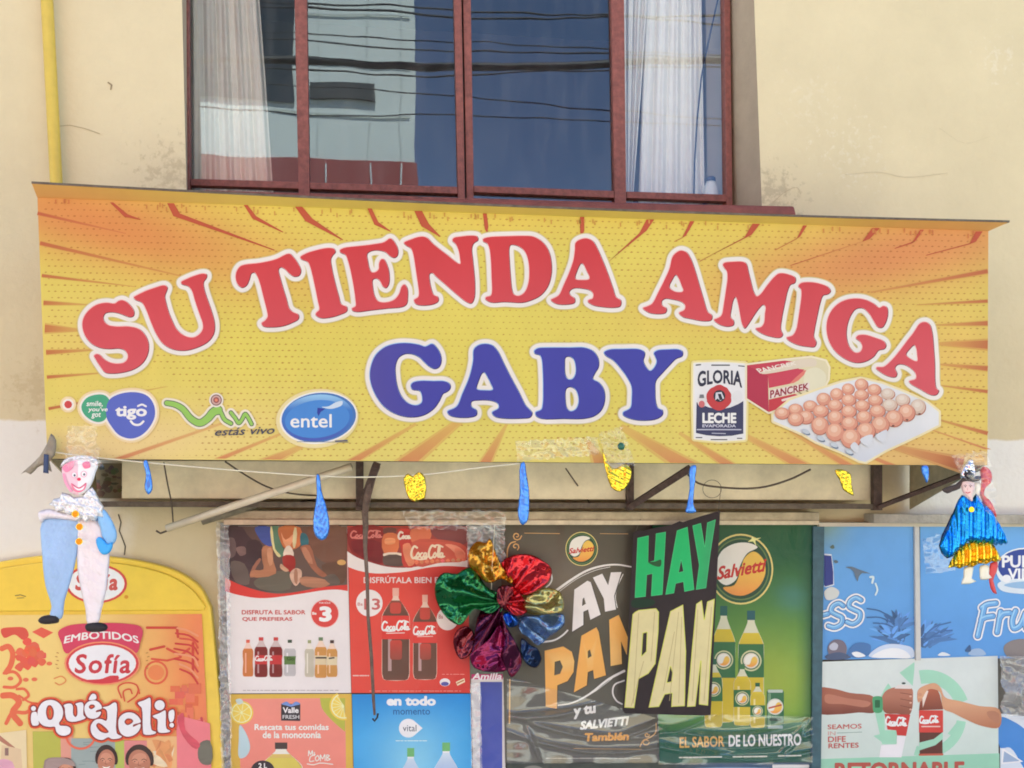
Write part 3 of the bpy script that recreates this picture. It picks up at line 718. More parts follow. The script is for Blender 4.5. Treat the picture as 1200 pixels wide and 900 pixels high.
for k in range(70):
    u = random.uniform(60,1140); v = bend(u)+random.uniform(3,9); A._add([(u-.8,v-3),(u+.8,v-3),(u+.9,v+2),(u-.7,v+2)], [(0,1,2,3)], [mix(sign_col(u,v), S(190,90,50), .5)]*4)
# ---------------------------------------------------------------- the big letters
LET = {}
def gl(key, ox, oy, *loops): LET.setdefault(key, []).append([smooth(zm(ox,oy,6,l), 4) for l in loops])
gl('red',80,300,[(385,312),(420,330),(455,370),(467,400),(460,425),(435,432),(400,420),(350,403),(300,397),(265,405),(250,430),(255,460),(285,487),(340,497),(430,497),(500,515),(545,560),(568,620),(562,690),(530,750),(470,795),(390,820),(310,828),(262,820),(225,775),(190,720),(183,703),(205,690),(225,697),(260,730),(300,750),(350,758),(395,750),(418,725),(420,695),(400,665),(360,652),(290,655),(230,648),(170,620),(125,570),(103,510),(105,450),(140,390),(200,345),(270,330),(330,335),(355,318)])
gl('red',80,300,[(462,292),(480,280),(540,250),(610,225),(680,208),(700,225),(692,255),(682,285),(690,330),(710,400),(735,460),(760,510),(800,550),(850,572),(890,572),(930,545),(948,510),(945,470),(920,400),(890,310),(870,245),(845,215),(800,200),(795,185),(830,165),(890,140),(950,125),(975,132),(975,155),(955,185),(955,220),(975,290),(1010,390),(1032,480),(1025,550),(985,605),(910,645),(820,667),(730,655),(665,615),(620,550),(580,460),(545,370),(520,330),(475,310)])
gl('red',260,250,[(165,362),(270,350),(380,325),(475,285),(505,310),(540,360),(558,405),(545,440),(510,447),(475,425),(445,395),(415,382),(400,400),(408,440),(430,520),(455,600),(475,670),(500,695),(540,715),(540,745),(500,770),(430,795),(350,803),(295,797),(280,775),(305,755),(322,730),(318,690),(295,600),(270,500),(250,445),(232,420),(210,425),(195,470),(175,510),(145,525),(115,505),(98,460),(105,410),(130,375)])
gl('red',260,250,[(552,310),(590,285),(660,262),(750,245),(790,252),(800,275),(780,300),(768,325),(775,390),(800,500),(825,590),(840,640),(880,660),(880,690),(840,712),(760,735),(695,738),(660,715),(665,700),(685,680),(675,620),(655,520),(635,430),(620,375),(605,345),(560,325)])
gl('red',400,250,[(-10,262),(20,245),(120,232),(220,220),(300,205),(345,178),(375,205),(400,260),(395,300),(375,315),(345,305),(310,275),(250,262),(205,270),(182,290),(188,340),(200,395),(215,415),(240,415),(262,395),(265,355),(280,325),(300,325),(325,370),(338,430),(335,500),(315,527),(292,515),(270,475),(245,460),(222,470),(222,520),(238,590),(262,620),(310,628),(370,610),(405,570),(425,515),(445,502),(465,530),(468,590),(460,640),(430,660),(330,670),(200,685),(110,695),(78,685),(75,670),(100,655),(100,620),(90,540),(70,430),(45,330),(30,295),(-5,278)])
gl('red',400,250,[(440,210),(490,185),(560,165),(600,172),(650,220),(740,290),(835,358),(833,320),(825,270),(805,220),(780,195),(790,175),(840,165),(915,158),(955,165),(962,190),(930,215),(918,250),(925,330),(935,430),(940,520),(935,600),(915,635),(885,628),(820,580),(740,510),(670,450),(640,422),(620,430),(622,480),(635,540),(650,575),(680,590),(682,620),(650,640),(580,650),(525,640),(510,612),(540,590),(545,560),(535,480),(520,380),(505,290),(490,250),(455,228)])
gl('red',550,250,[(95,185),(130,170),(250,163),(380,160),(450,165),(510,200),(555,260),(577,350),(575,440),(550,520),(500,580),(430,615),(370,630),(250,625),(150,628),(112,605),(118,590),(150,580),(158,550),(155,450),(150,330),(140,250),(125,215),(97,200)],[(290,225),(340,232),(385,265),(412,330),(420,420),(412,500),(385,560),(345,582),(312,570),(300,540),(290,450),(282,330),(280,250)])
gl('red',550,250,[(745,210),(780,185),(830,178),(870,200),(900,250),(940,340),(975,430),(1010,530),(1030,590),(1065,615),(1060,655),(1020,665),(930,660),(870,648),(832,622),(840,610),(865,600),(870,570),(850,545),(790,530),(730,530),(702,555),(712,580),(740,600),(740,630),(690,643),(610,638),(572,610),(600,595),(630,575),(660,510),(700,420),(730,330),(740,260)],[(745,462),(760,400),(785,355),(800,360),(820,400),(843,462),(790,470)])
gl('red',740,270,[(285,190),(310,160),(345,143),(385,155),(415,200),(445,280),(480,400),(510,500),(535,575),(565,600),(560,632),(510,640),(420,625),(360,610),(332,582),(370,560),(375,530),(350,505),(290,488),(235,482),(212,500),(215,530),(245,550),(240,580),(195,590),(120,580),(78,548),(110,535),(145,515),(180,450),(230,350),(265,270)],[(265,400),(285,350),(310,315),(330,340),(350,390),(362,425),(350,435),(300,430)])
gl('red',740,270,[(640,245),(650,230),(710,222),(780,222),(805,235),(820,290),(840,370),(860,440),(880,465),(905,450),(950,390),(1010,320),(1040,303),(1100,310),(1150,335),(1148,370),(1115,385),(1095,430),(1075,520),(1055,620),(1048,700),(1062,735),(1045,755),(980,750),(910,725),(870,692),(910,680),(930,650),(935,590),(940,540),(925,525),(900,545),(860,600),(815,670),(795,690),(775,660),(760,590),(745,510),(730,470),(715,490),(700,560),(695,610),(718,640),(715,668),(670,678),(610,660),(577,630),(600,620),(630,600),(645,530),(660,430),(672,340),(668,290),(650,265)])
gl('red',920,320,[(90,95),(110,72),(170,65),(240,75),(300,100),(318,130),(300,150),(265,160),(245,210),(225,300),(205,400),(200,450),(218,490),(205,520),(160,520),(80,505),(15,470),(8,455),(50,440),(75,400),(90,320),(105,220),(112,150),(108,115)])
gl('red',920,320,[(690,232),(715,245),(720,290),(705,350),(680,385),(650,382),(620,340),(590,290),(545,250),(495,255),(460,300),(435,370),(430,450),(450,520),(490,560),(525,555),(540,520),(525,485),(495,460),(510,440),(560,435),(630,455),(690,480),(708,510),(695,535),(655,545),(620,590),(560,625),(490,632),(410,600),(340,540),(295,450),(290,350),(320,270),(380,210),(460,182),(550,185),(620,215),(660,245)])
gl('red',920,320,[(915,395),(945,355),(985,345),(1015,365),(1032,420),(1042,520),(1050,640),(1052,760),(1060,810),(1078,830),(1060,858),(1020,858),(950,820),(880,780),(868,762),(915,745),(915,710),(880,670),(830,645),(790,645),(770,670),(785,710),(775,732),(730,730),(670,700),(637,672),(645,662),(690,660),(740,620),(800,550),(860,470),(900,420)],[(848,575),(870,540),(905,508),(918,530),(925,580),(925,620),(890,610)])
gl('blue',420,380,[(520,138),(555,170),(580,220),(582,270),(565,305),(535,315),(500,300),(465,270),(430,235),(380,212),(330,210),(285,235),(262,290),(262,360),(275,440),(305,510),(350,555),(410,570),(445,550),(445,500),(430,470),(380,460),(368,432),(385,410),(440,398),(530,400),(610,402),(645,425),(645,455),(620,478),(595,490),(570,540),(530,595),(460,640),(370,655),(270,635),(180,580),(115,490),(82,390),(85,310),(120,220),(190,160),(280,135),(370,135),(430,145),(470,158)])
gl('blue',420,380,[(810,180),(840,150),(890,138),(940,148),(980,190),(1020,270),(1070,370),(1130,480),(1175,570),(1205,602),(1222,625),(1208,655),(1150,663),(1010,662),(960,650),(938,622),(985,590),(980,560),(940,540),(850,535),(795,545),(795,580),(830,605),(830,640),(790,655),(690,655),(640,640),(625,615),(690,580),(730,490),(780,370),(805,260)],[(832,455),(845,400),(870,345),(885,340),(905,370),(930,420),(945,460),(890,465)])
gl('blue',610,380,[(95,190),(120,170),(200,165),(350,165),(450,165),(510,190),(545,240),(548,300),(520,350),(508,385),(550,410),(585,460),(592,530),(570,600),(520,645),(440,665),(300,665),(150,665),(108,645),(105,620),(145,600),(155,560),(158,450),(155,330),(148,250),(135,220),(100,208)],[(315,235),(340,228),(370,245),(385,290),(385,350),(365,385),(335,388),(315,360),(310,290)],[(320,455),(350,442),(385,460),(405,510),(405,560),(385,600),(350,612),(325,590),(315,540)])
gl('blue',610,380,[(585,200),(620,180),(720,175),(840,178),(872,200),(870,230),(862,255),(880,300),(910,328),(935,310),(955,265),(945,230),(935,205),(960,185),(1040,178),(1110,178),(1138,195),(1135,225),(1090,245),(1050,285),(990,350),(950,400),(945,470),(950,550),(965,590),(995,605),(998,635),(960,665),(870,678),(780,668),(720,640),(720,620),(770,590),(780,520),(778,440),(750,380),(700,310),(650,255),(595,220)])
def field(gs, pad, h):
    X, Y = grid(bbox([l for g in gs for l in g], pad), h); F = np.full(X.shape, 1e9)
    x0, y0 = X[0,0], Y[0,0]
    for g in gs:
        bb = bbox(g, pad); i0 = max(int((bb[1]-y0)/h)-1,0); i1 = min(int((bb[3]-y0)/h)+2, X.shape[0]); j0 = max(int((bb[0]-x0)/h)-1,0); j1 = min(int((bb[2]-x0)/h)+2, X.shape[1])
        F[i0:i1,j0:j1] = np.minimum(F[i0:i1,j0:j1], sdf_poly(g, X[i0:i1,j0:j1], Y[i0:i1,j0:j1]))
    return X, Y, F
for key, halo, edge_c, hi_c, fill in (('red', S(214,200,140), S(122,44,56), S(242,178,172), lambda u,v: mix(S(206,58,60), S(214,84,92), max(0,min(1,(v-290)/150)))),
                                      ('blue', S(214,204,150), S(44,34,98), S(150,190,228), lambda u,v: mix(S(62,64,158), S(80,74,152), max(0,min(1,(500-u)/80))))):
    gs = LET[key]; X, Y, F = field(gs, 11, .5)
    A.part('lettering', 'red arched words with white outline' if key == 'red' else 'blue name with white outline')
    A.sdf(F, X, Y, 6.3, halo); A.sdf(F, X, Y, 5.2, S(236,228,216))
    A.sdf(F, X, Y, .55, edge_c)
    sh = lambda d, dx, dy: [[(x+dx,y+dy) for x,y in dp(l,.05)] for l in contours(F.copy(), X, Y, d)]
    A.loops(sh(.15,-.55,-.6), hi_c)
    A.loops(sh(-.35,-.15,-.15), fill)
# ---------------------------------------------------------------- small printed emblems
WH = S(240,238,230)
A.part('telephone_logo')
bl = smooth(zm(60,440,6,[(405,180),(470,135),(590,118),(680,145),(725,210),(730,290),(690,370),(630,425),(560,445),(480,420),(430,365),(390,290)]),4)
gr = smooth(zm(60,440,6,[(215,215),(250,160),(320,135),(380,140),(410,170),(420,215),(400,280),(370,320),(320,328),(260,300),(225,260)]),4)
dot = [(80.3+4.6*math.cos(t/10*6.283), 474.2+4.6*math.sin(t/10*6.283)) for t in range(10)]
X, Y, F = field([[bl],[gr],[dot]], 9, .5); A.sdf(F,X,Y,5.0,S(240,216,166)); A.sdf(F,X,Y,2.3,S(240,232,218))
A.loops([gr], S(70,166,124)); A.loops([bl], S(88,106,190)); A.loops([dot], S(206,72,70))
def zb(ox, oy, s, x0, y0, x1, y1): return (ox+x0/s, oy+y0/s, ox+x1/s, oy+y1/s)
A.text('tigo', zb(60,440,6,452,215,675,312), WH, bold=.035)
A.strokes([(smooth(zm(60,440,6,[(612,216),(640,205),(668,218)]),3,False),1.1),(smooth(zm(60,440,6,[(562,322),(580,342),(605,349),(630,343),(650,324)]),3,False),1.3)], WH, h=.35)
A.text('smile,', zb(60,440,6,250,180,365,222), WH, bold=.02, shear=.15); A.text("you've", zb(60,440,6,262,222,400,262), WH, bold=.02, shear=.15); A.text('got', zb(60,440,6,285,262,352,305), WH, bold=.02, shear=.15)
A.part('ribbon_logo')
c1 = smooth(zm(60,440,6,[(815,195),(870,205),(925,235),(985,305),(1045,335),(1100,305),(1145,255),(1175,245)]),5,False)
c2 = smooth(zm(240,440,6,[(85,245),(110,255),(140,310),(185,338)]),5,False); c3 = smooth(zm(240,440,6,[(185,262),(215,300),(240,335),(262,312),(285,272),(305,295),(330,342)]),5,False)
w1 = np.linspace(3.2,5.2,len(c1)); 
def sfield(sts, pad=8, h=.4):
    X, Y = grid(bbox([s for s,_ in sts], pad), h); F = np.full(X.shape,1e9)
    for s, w_ in sts: F = np.minimum(F, sdf_stroke(s,w_,X,Y))
    return X, Y, F
X, Y, F = sfield([(c1,w1),(c2,2.6),(c3,2.4)]); A.sdf(F,X,Y,3.0,S(238,228,200)); A.sdf(F,X,Y,.4,S(86,104,84)); A.sdf(F,X,Y,-.6,S(150,200,92))
cx, cy = 240+82/6, 440+174/6
A.ell(cx,cy,8.4,8.4,S(238,228,210)); A.ell(cx,cy,6.6,6.6,S(120,88,84)); A.ell(cx,cy,5.4,5.4,S(206,168,156)); A.ell(cx,cy,3.4,3.4,S(150,80,74)); A.ell(cx,cy,1.9,1.9,S(226,140,110))
def slant(x0,y0,x1,y1,dy): return lambda a,b_: (x0+a*(x1-x0), y0+b_*(y1-y0)+dy*a)
A.text('estás vivo', None, S(78,80,92), bold=.012, shear=.3, warp=slant(252,502,322,511,-2.5))
A.part('oval_logo')
ex, ey = 240+797/6, 440+298/6
A.ell(ex-1,ey+1,48.5,34.5,S(236,220,160),-.12,40); A.ell(ex+.5,ey,45.5,30.5,WH,-.12,40); A.ell(ex+.8,ey-.2,43.8,28.8,S(70,120,180),-.12,40)
lp = [(ex-1+42*math.cos(t)*math.cos(-.12)-27*math.sin(t)*math.sin(-.12), ey+42*math.cos(t)*math.sin(-.12)+27*math.sin(t)*math.cos(-.12)) for t in [2*math.pi*i/40 for i in range(40)]]
A.loops([lp], lambda u,v: mix(S(150,200,232), S(58,122,196), max(0,min(1,(v-ey+26)/16))) if v < ey else mix(S(58,122,196), S(70,92,176), (v-ey)/26))
A.ell(ex-1,ey+1.5,38,22,S(70,138,208),-.12,36)
A.text('entel', zb(240,440,6,602,272,893,368), WH, bold=.012)
A.poly(zm(240,440,6,[(793,228),(850,234),(815,258),(800,288),(790,262)]), S(40,58,150)); A.curve(zm(240,440,6,[(822,222),(870,218),(920,190),(968,182),(965,208),(925,228),(880,236),(845,230)]), S(206,222,232))
A.strokes([(zm(240,440,6,[(650,466),(1010,470)]),.35),(zm(240,440,6,[(920,462),(1000,458)]),.9)], S(110,112,118), h=.3)
A.part('milk_can')
Z = lambda l: zm(800,410,6.667,l)
body = smooth(Z([(88,112),(280,104),(480,116),(484,400),(478,695),(285,708),(92,690),(86,400)]),1)
X, Y, F = field([[body]],7,.6); A.sdf(F,X,Y,4,S(238,222,150)); A.sdf(F,X,Y,1.6,S(238,232,214)); A.loops([Z([(88,112),(180,105),(380,105),(480,118),(480,695),(380,706),(190,704),(92,690)])], S(232,230,226))
A.poly(Z([(98,116),(140,112),(140,122),(98,126)]), S(70,74,70)); A.poly(Z([(220,116),(365,116),(365,126),(220,126)]), S(60,66,62)); A.poly(Z([(430,122),(480,126),(480,134),(430,130)]), S(60,62,66))
for x0,x1,y_ in ((98,150,682),(215,345,698),(420,462,688)): A.poly(Z([(x0,y_),(x1,y_),(x1,y_+8),(x0,y_+8)]), S(70,74,80))
A.loops([Z([(105,410),(150,430),(200,450),(285,468),(370,450),(430,425),(470,400),(470,655),(380,672),(280,676),(180,668),(100,650)])], S(58,60,92))
A.curve(Z(blot(280,375,97,98,22,.05)), S(196,60,62)); A.ell(*Z([(283,362)])[0],7,7,S(40,42,52)); A.poly(Z([(255,335),(300,330),(320,380),(290,400),(270,380),(250,395)]), S(214,212,214)); A.poly(Z([(270,345),(295,345),(310,390),(285,395)]), S(40,42,54))
A.ell(*Z([(148,400)])[0],5.6,7.4,S(226,220,214)); A.ell(*Z([(145,425)])[0],3.6,4,S(206,110,110)); A.ell(*Z([(425,365)])[0],6,7,S(226,224,220)); A.poly(Z([(130,350),(160,350),(165,378),(125,378)]), S(120,120,120))
def arch(x0,x1,y0,y1,sag): return lambda a,b_: (x0+a*(x1-x0), y0+(y1-y0)*b_+sag*(4*(a-.5)**2)*(b_*1.0) + (.25*sag*(4*(a-.5)**2) if b_ < .5 else 0))
pa = Z([(112,158),(460,158),(112,265)]); A.text('GLORIA', None, S(46,48,66), bold=.03, warp=arch(pa[0][0],pa[1][0],pa[0][1],pa[2][1],5.5))
A.text('LECHE', (*Z([(150,492)])[0],*Z([(415,575)])[0]), WH, bold=.045); A.text('EVAPORADA', (*Z([(150,583)])[0],*Z([(412,606)])[0]), S(206,204,214), bold=.03)
A.strokes([(Z([(110,624),(450,624)]),.7),(Z([(225,652),(330,655)]),.45)], S(190,190,204), h=.3)
A.part('cracker_pack')
out = Z([(498,122),(780,85),(1000,62),(1110,90),(1135,140),(1130,230),(1085,320),(990,380),(880,420),(668,488),(498,380)])
X, Y, F = field([[out]],6,.6); A.sdf(F,X,Y,2.2,S(238,226,190)); A.loops([out], S(222,210,168))
A.poly(Z([(498,122),(662,205),(668,488),(498,380)]), S(180,48,72)); A.poly(Z([(498,122),(790,85),(905,100),(900,150),(662,205)]), S(196,62,78))
A.poly(Z([(662,205),(900,150),(945,155),(900,215),(840,265),(668,300)]), S(202,66,84)); A.poly(Z([(668,390),(870,345),(960,380),(668,488)]), S(198,56,66))
A.curve(Z([(600,178),(760,130),(900,80),(1035,80),(1035,125),(960,135),(820,160),(700,182),(620,190)]), S(222,206,180)); A.poly(Z([(830,265),(880,215),(945,160),(975,165),(900,240),(860,262)]), S(222,124,108))
A.curve(Z([(960,165),(1040,140),(1110,190),(1100,290),(1020,355),(960,320),(940,240)]), S(228,220,186)); A.strokes([(Z([(900,330),(960,372)]),.9),(Z([(940,300),(1010,360)]),.9)], S(150,140,90))
A.poly(Z([(672,318),(985,255),(985,310),(672,385)]), S(232,214,204)); wp = Z([(678,318),(978,258),(978,312),(678,382)])
def qw(a4): return lambda a,b_: tuple((np.array(a4[0])*(1-a)+np.array(a4[1])*a)*(1-b_)+(np.array(a4[3])*(1-a)+np.array(a4[2])*a)*b_)
A.text('PANCREK', None, S(150,40,54), bold=.03, warp=qw(wp)); A.text('PANCREK', None, S(236,226,210), bold=.02, warp=qw(Z([(565,150),(880,88),(885,118),(600,186)])))
A.strokes([(Z([(775,395),(900,362)]),1.3)], S(236,214,200))
A.part('egg_tray')
Z = lambda l: zm(940,420,6.667,l)
tray = Z([(-230,440),(-100,330),(120,250),(300,190),(450,160),(620,200),(800,270),(960,340),(1060,420),(1060,520),(900,600),(640,720),(490,810),(440,800),(300,730),(100,650),(0,590),(-230,490)])
X, Y, F = field([[tray]],6,.7); A.sdf(F,X,Y,2.6,S(238,222,170)); A.loops([tray], lambda u,v: mix(S(226,226,224), S(206,210,216), max(0,min(1,(v-500)/40))))
eggs = [(455,205,53,48),(352,240,50,45),(555,245,55,45),(262,280,52,48),(455,285,57,42),(660,278,56,44),(160,318,56,50),(355,325,58,46),(562,328,58,45),(775,325,58,48),(55,372,56,44),(248,368,60,48),(460,370,58,46),(675,365,60,48),(895,380,60,62),(-60,400,56,46),(135,412,62,50),(355,415,60,50),(578,412,62,50),(805,425,68,68),(-165,430,60,46),(20,460,62,54),(248,462,62,56),(472,460,62,52),(705,470,72,66),(-60,475,62,52),(128,525,68,72),(358,508,66,54),(598,520,72,70),(245,575,72,72),(485,570,75,72),(368,625,80,76)]
for x, y, rx, ry in eggs:
    (cx_, cy_), = Z([(x,y)]); rx /= 6.667; ry /= 6.667
    pale = x > 640 and y < 400
    A.ell(cx_+.6,cy_+.7,rx,ry,S(176,104,84),0,20); A.ell(cx_,cy_,rx*.97,ry*.97,S(218,148,122) if not pale else S(214,186,164),0,20)
    A.ell(cx_-.5,cy_-ry*.16,rx*.72,ry*.7,S(230,176,146) if not pale else S(224,204,184),0,16); A.ell(cx_-.8,cy_-ry*.28,rx*.38,ry*.36,S(238,198,170) if not pale else S(230,216,198),0,14)
for x, y in ((25,585),(140,638),(245,690),(362,742)): A.ell(*Z([(x,y)])[0],4.6,2.2,S(110,124,140),.4,14); A.ell(*Z([(x-6,y-12)])[0],4.8,2.4,S(196,204,208),.4,14)
for x, y in ((600,580),(700,528),(808,482),(905,436),(488,632)): A.ell(*Z([(x,y)])[0],1.6,1,S(120,80,70))
for x0,y0,x1,y1 in ((365,690,430,690),(440,640,540,600),(560,610,650,560)): A.curve(Z([(x0,y0),((x0+x1)/2,y0-35),(x1,y1),((x0+x1)/2+20,max(y0,y1)+50)]), S(216,218,220))
A.build()
# ---------------------------------------------------------------- sign body behind the face
bx = MB()
tl, tr, br, bl_ = at(44,233,SY), at(1158,272,SY), at(1157,545,SY), at(55.5,537.5,SY)
back = lambda p, dz=0: Vector((p.x, -.02, p.z+dz))
e_ = Vector((0,.004,0))
bx.quad([tl+e_, tr+e_, br+e_, bl_+e_])
bx.build('sign_back', mat('sheet_metal', S(236,230,212), rough=.6, metal=.0, var=.1), sign)
bx = MB(); d_ = Vector((0,.012,0)); bx.hexa([tl+d_, tr+d_, tr+d_-Vector((0,0,.004)), tl+d_-Vector((0,0,.004)), back(tl), back(tr), back(tr)-Vector((0,0,.004)), back(tl)-Vector((0,0,.004))]); bx.build('top_cover', mat('sheet_metal', S(196,186,160)), sign)
bx = MB(); TR = [sign_pm(u, top_(u))+Vector((0,-.001,.001)) for u in np.linspace(37,1183,15)]
for f0, f1 in zip(TR, TR[1:]):
    bx.hexa([f0+Vector((0,0,.005)), f1+Vector((0,0,.005)), f1-Vector((0,0,.003)), f0-Vector((0,0,.003)), f0+Vector((0,.03,.006)), f1+Vector((0,.03,.006)), f1+Vector((0,.03,-.002)), f0+Vector((0,.03,-.002))])
bmesh.ops.remove_doubles(bx.bm, verts=bx.bm.verts, dist=1e-5)
bx.build('top_trim', M_DARK, sign)
bx = MB(); bx.beam(bl_+Vector((0,.016,.006)), br+Vector((0,.016,.006)), .016, .02); bx.build('bottom_rail', M_DARK, sign)
# side cheeks: a sheet from the face back to the wall, reaching lower at the wall
for (t_, b_), uw, lab in (((tl,bl_),126,None),((tr,br),1028,None)):
    wl = at(uw, 597, -.03); s = 1 if uw > 500 else -1
    bx = MB(); q = [t_+d_, b_+d_, Vector((b_.x-s*.02, -.03, wl.z)), Vector((t_.x-s*.02, -.03, t_.z))]; o_ = Vector((-s*.006,0,0))
    bx.hexa([q[0],q[3],q[2],q[1],q[0]+o_,q[3]+o_,q[2]+o_,q[1]+o_]); bx.build('side_panel', mat('aged_cheek', S(200,188,154), rough=.7, var=.3, vscale=12), sign)
# carrying steel: rail on the wall, posts and sloping braces
bx = MB(); bx.bar([(112,587.5),(1030,590.5),(1030,596.5),(112,594)], -.24, .21); bx.build('wall_rail', M_DARK, sign)
for x0, x1 in ((417,426),(735,743),(1024,1034)):
    bx = MB(); bx.bar([(x0,540),(x1,540),(x1,598),(x0,598)], -.245, .03); bx.build('post', M_RUST, sign)
for a, c, w_ in (((738,594),(808,549),.03),((424,592),(441,545),.034),((1030,594),(1152,547),.02)):
    bx = MB(); bx.beam(at(*a,-.25), at(*c,-.55), w_*.85, .025); bx.build('brace', M_RUST, sign)
# ================================================================== posters on the shopfront
ALB = 1.2
def poster(quad, label, m=None, Y=-.03, base=S(220,214,210), name='poster', cat='poster', group=None, thick=True, pm=None):
    pm = pm or ypl(Y)
    c = pm(sum(q[0] for q in quad)/4, max(q[1] for q in quad))
    root = empty(name, c, label, cat, group)
    a = Art(root, pm, m or M_GLOSS, base=.0012); a.part('sheet'); a.sheet(quad, base)
    return a
COCA = [[(18,8),(10,4),(3,14),(1,28),(6,36),(14,32)],[(20,22),(16,30),(20,34),(25,28),(22,21)],[(34,22),(29,24),(28,32),(33,34),(37,30)],[(46,23),(41,22),(38,30),(42,34),(46,26),(46,33),(50,32)],[(72,6),(63,2),(55,14),(53,28),(58,36),(66,31)],[(70,22),(66,30),(70,34),(75,27),(72,21)],[(80,30),(86,8),(83,4),(80,18),(80,32),(84,33)],[(94,23),(89,22),(86,30),(90,34),(94,25),(94,33),(99,31)],[(8,36),(26,39),(46,37)],[(66,4),(80,1),(94,6)]]
def coca(a, x0, y0, x1, y1, col, w=.75, upto=10, dy=0, only=None):
    k = COCA if only is None else [COCA[i] for i in only]
    xm = max(p[0] for s in k for p in s)
    a.strokes([(smooth([(x0+(x1-x0)*p[0]/xm, y0+(y1-y0)*p[1]/40+dy*p[0]/xm) for p in s],3,False), w*(1.25 if i in (0,4) else 1)) for i, s in enumerate(k)], col, h=.34)
def dashes(a, x0, x1, y, col, hw=.45, seed=1, dy=0):
    r = random.Random(seed); x = x0; st = []
    while x < x1:
        l = r.uniform(2,7); yy = y+dy*(x-x0)/(x1-x0); st.append(([(x,yy),(min(x+l,x1),yy+dy*l/(x1-x0))],hw)); x += l+r.uniform(1,2)
    a.strokes(st, col, h=.4)
def bottle(a, cx, top, bot, hw, liq, cap, label=None, lab=(.45,.68), neck=.3, glass=None, lv=.24, hi=True, waist=0.0, dark=None):
    H = bot-top; P = lambda x, t: (cx+x*hw, top+t*H)
    R = [(neck,.06),(neck,.095),(neck*1.2,.12),(.58,.19),(.88,.265),(1,.31),(1,.46),(1-waist,.60),(1-waist*.6,.70),(1,.80),(1,.93),(.9,.985),(.7,1)]
    def prof(t):
        for (x0,t0),(x1,t1) in zip(R,R[1:]):
            if t <= t1: return x0+(x1-x0)*(t-t0)/(t1-t0)
        return R[-1][0]
    full = smooth([P(-x,t) for x,t in R]+[P(x,t) for x,t in R[::-1]],2)
    a.loops([full], glass or mix(liq, S(225,220,214), .6))
    T = [lv]+[t for _,t in R if t > lv]
    a.loops([[P(-prof(t)*.97,t) for t in T]+[P(prof(t)*.97,t) for t in T[::-1]]], lambda u,v: mix(liq, dark or mix(liq,(0,0,0),.35), abs(u-cx)/hw*.9))
    if hi:
        a.loops([[P(-.55,.36),P(-.3,.36),P(-.3,.9),P(-.55,.9)]], mix(liq, S(255,240,225), .28))
    if label is not None:
        l0, l1 = lab; a.loops([[P(-prof(l0),l0),P(prof(l0),l0),P(prof((l0+l1)/2)*1.0,(l0+l1)/2),P(prof(l1),l1),P(-prof(l1),l1),P(-prof((l0+l1)/2),(l0+l1)/2)]], label)
    a.rect(*P(-neck*1.15,0),*P(neck*1.15,.085), cap)
# ---------------------------------------------------------------- 1. cream poster with seven bottles
a = poster([(263,616.5),(406.5,616.5),(411.5,812),(268,812.5)], 'cream drinks poster with red wave and seven small bottles below a photo of arms', Y=-.030)
Z = lambda l: zm(260,610,7.5,l)
w1 = [(24,500),(150,560),(300,610),(450,640),(560,640),(700,620),(850,590),(1000,572),(1102,565)]; w2 = [(30,622),(150,655),(300,680),(420,680),(550,665),(750,635),(900,612),(1020,607),(1108,620)]
a.part('red_wave'); a.loops([Z([(25,50),(1098,50)]+[(x-1,y) for x,y in smooth(w2[::-1],3,False)])], S(206,64,56))
a.part('photograph')
a.loops([Z([(25,50),(1098,50)]+smooth(w1[::-1],3,False))], lambda u,v: mix(S(112,84,70), S(98,86,76), max(0,min(1,(v-640)/40))) if u > 310 else S(84,68,64))
def jit(col): return lambda u,v: tuple(c*(1+.16*math.sin(u*1.7+v*.9)*math.cos(v*1.3-u*.6)) for c in col)
def px(col, *l): a.curve(Z(l), jit(col), 3)
px(S(70,54,56),(35,60),(180,60),(220,120),(300,210),(330,330),(270,420),(240,500),(120,520),(40,480),(30,260)); px(S(104,84,82),(60,150),(110,160),(120,300),(70,330)); px(S(122,98,92),(125,240),(200,230),(215,290),(160,310)); px(S(64,50,52),(230,180),(330,180),(370,300),(300,380),(230,380))
px(S(148,98,78),(250,450),(330,330),(345,340),(290,440),(310,480),(250,500)); px(S(102,90,82),(80,360),(200,380),(240,560),(120,540))
px(S(112,78,62),(760,60),(1080,60),(1085,340),(960,380),(840,330),(770,200))
px(S(100,74,58),(880,390),(1080,380),(1080,540),(1000,560),(900,470)); px(S(98,92,78),(470,450),(590,450),(600,600),(330,600),(280,540),(380,480))
px(S(172,116,84),(360,232),(438,222),(452,350),(475,465),(250,492),(262,440),(365,430),(352,330)); px(S(190,136,102),(400,250),(430,240),(445,380),(420,400))
px(S(66,84,150),(290,62),(420,56),(445,150),(434,226),(370,205),(325,150)); px(S(86,120,96),(432,54),(500,54),(520,200),(560,300),(490,318),(455,230)); px(S(206,196,140),(428,54),(440,54),(470,250),(520,310),(500,322),(450,250))
px(S(190,110,66),(500,62),(690,62),(690,215),(640,250),(560,250),(510,165)); px(S(216,150,110),(520,100),(560,170),(640,110),(600,220),(560,230)); px(S(210,196,150),(640,60),(656,66),(642,240),(626,236)); px(S(52,104,112),(696,110),(742,120),(762,205),(700,226))
px(S(152,96,72),(690,232),(772,218),(838,400),(925,482),(880,496),(790,420),(720,300)); px(S(176,120,92),(700,240),(740,236),(800,380),(760,370))
px(S(214,196,176),(566,228),(600,222),(632,312),(540,312)); px(S(150,46,40),(540,312),(632,312),(642,420),(600,452),(545,405)); px(S(190,148,118),(520,380),(546,400),(590,440),(560,450),(510,410))
px(S(198,160,136),(600,460),(650,418),(700,440),(694,520),(650,575),(606,520)); px(S(158,112,88),(640,430),(660,425),(660,560),(640,540))
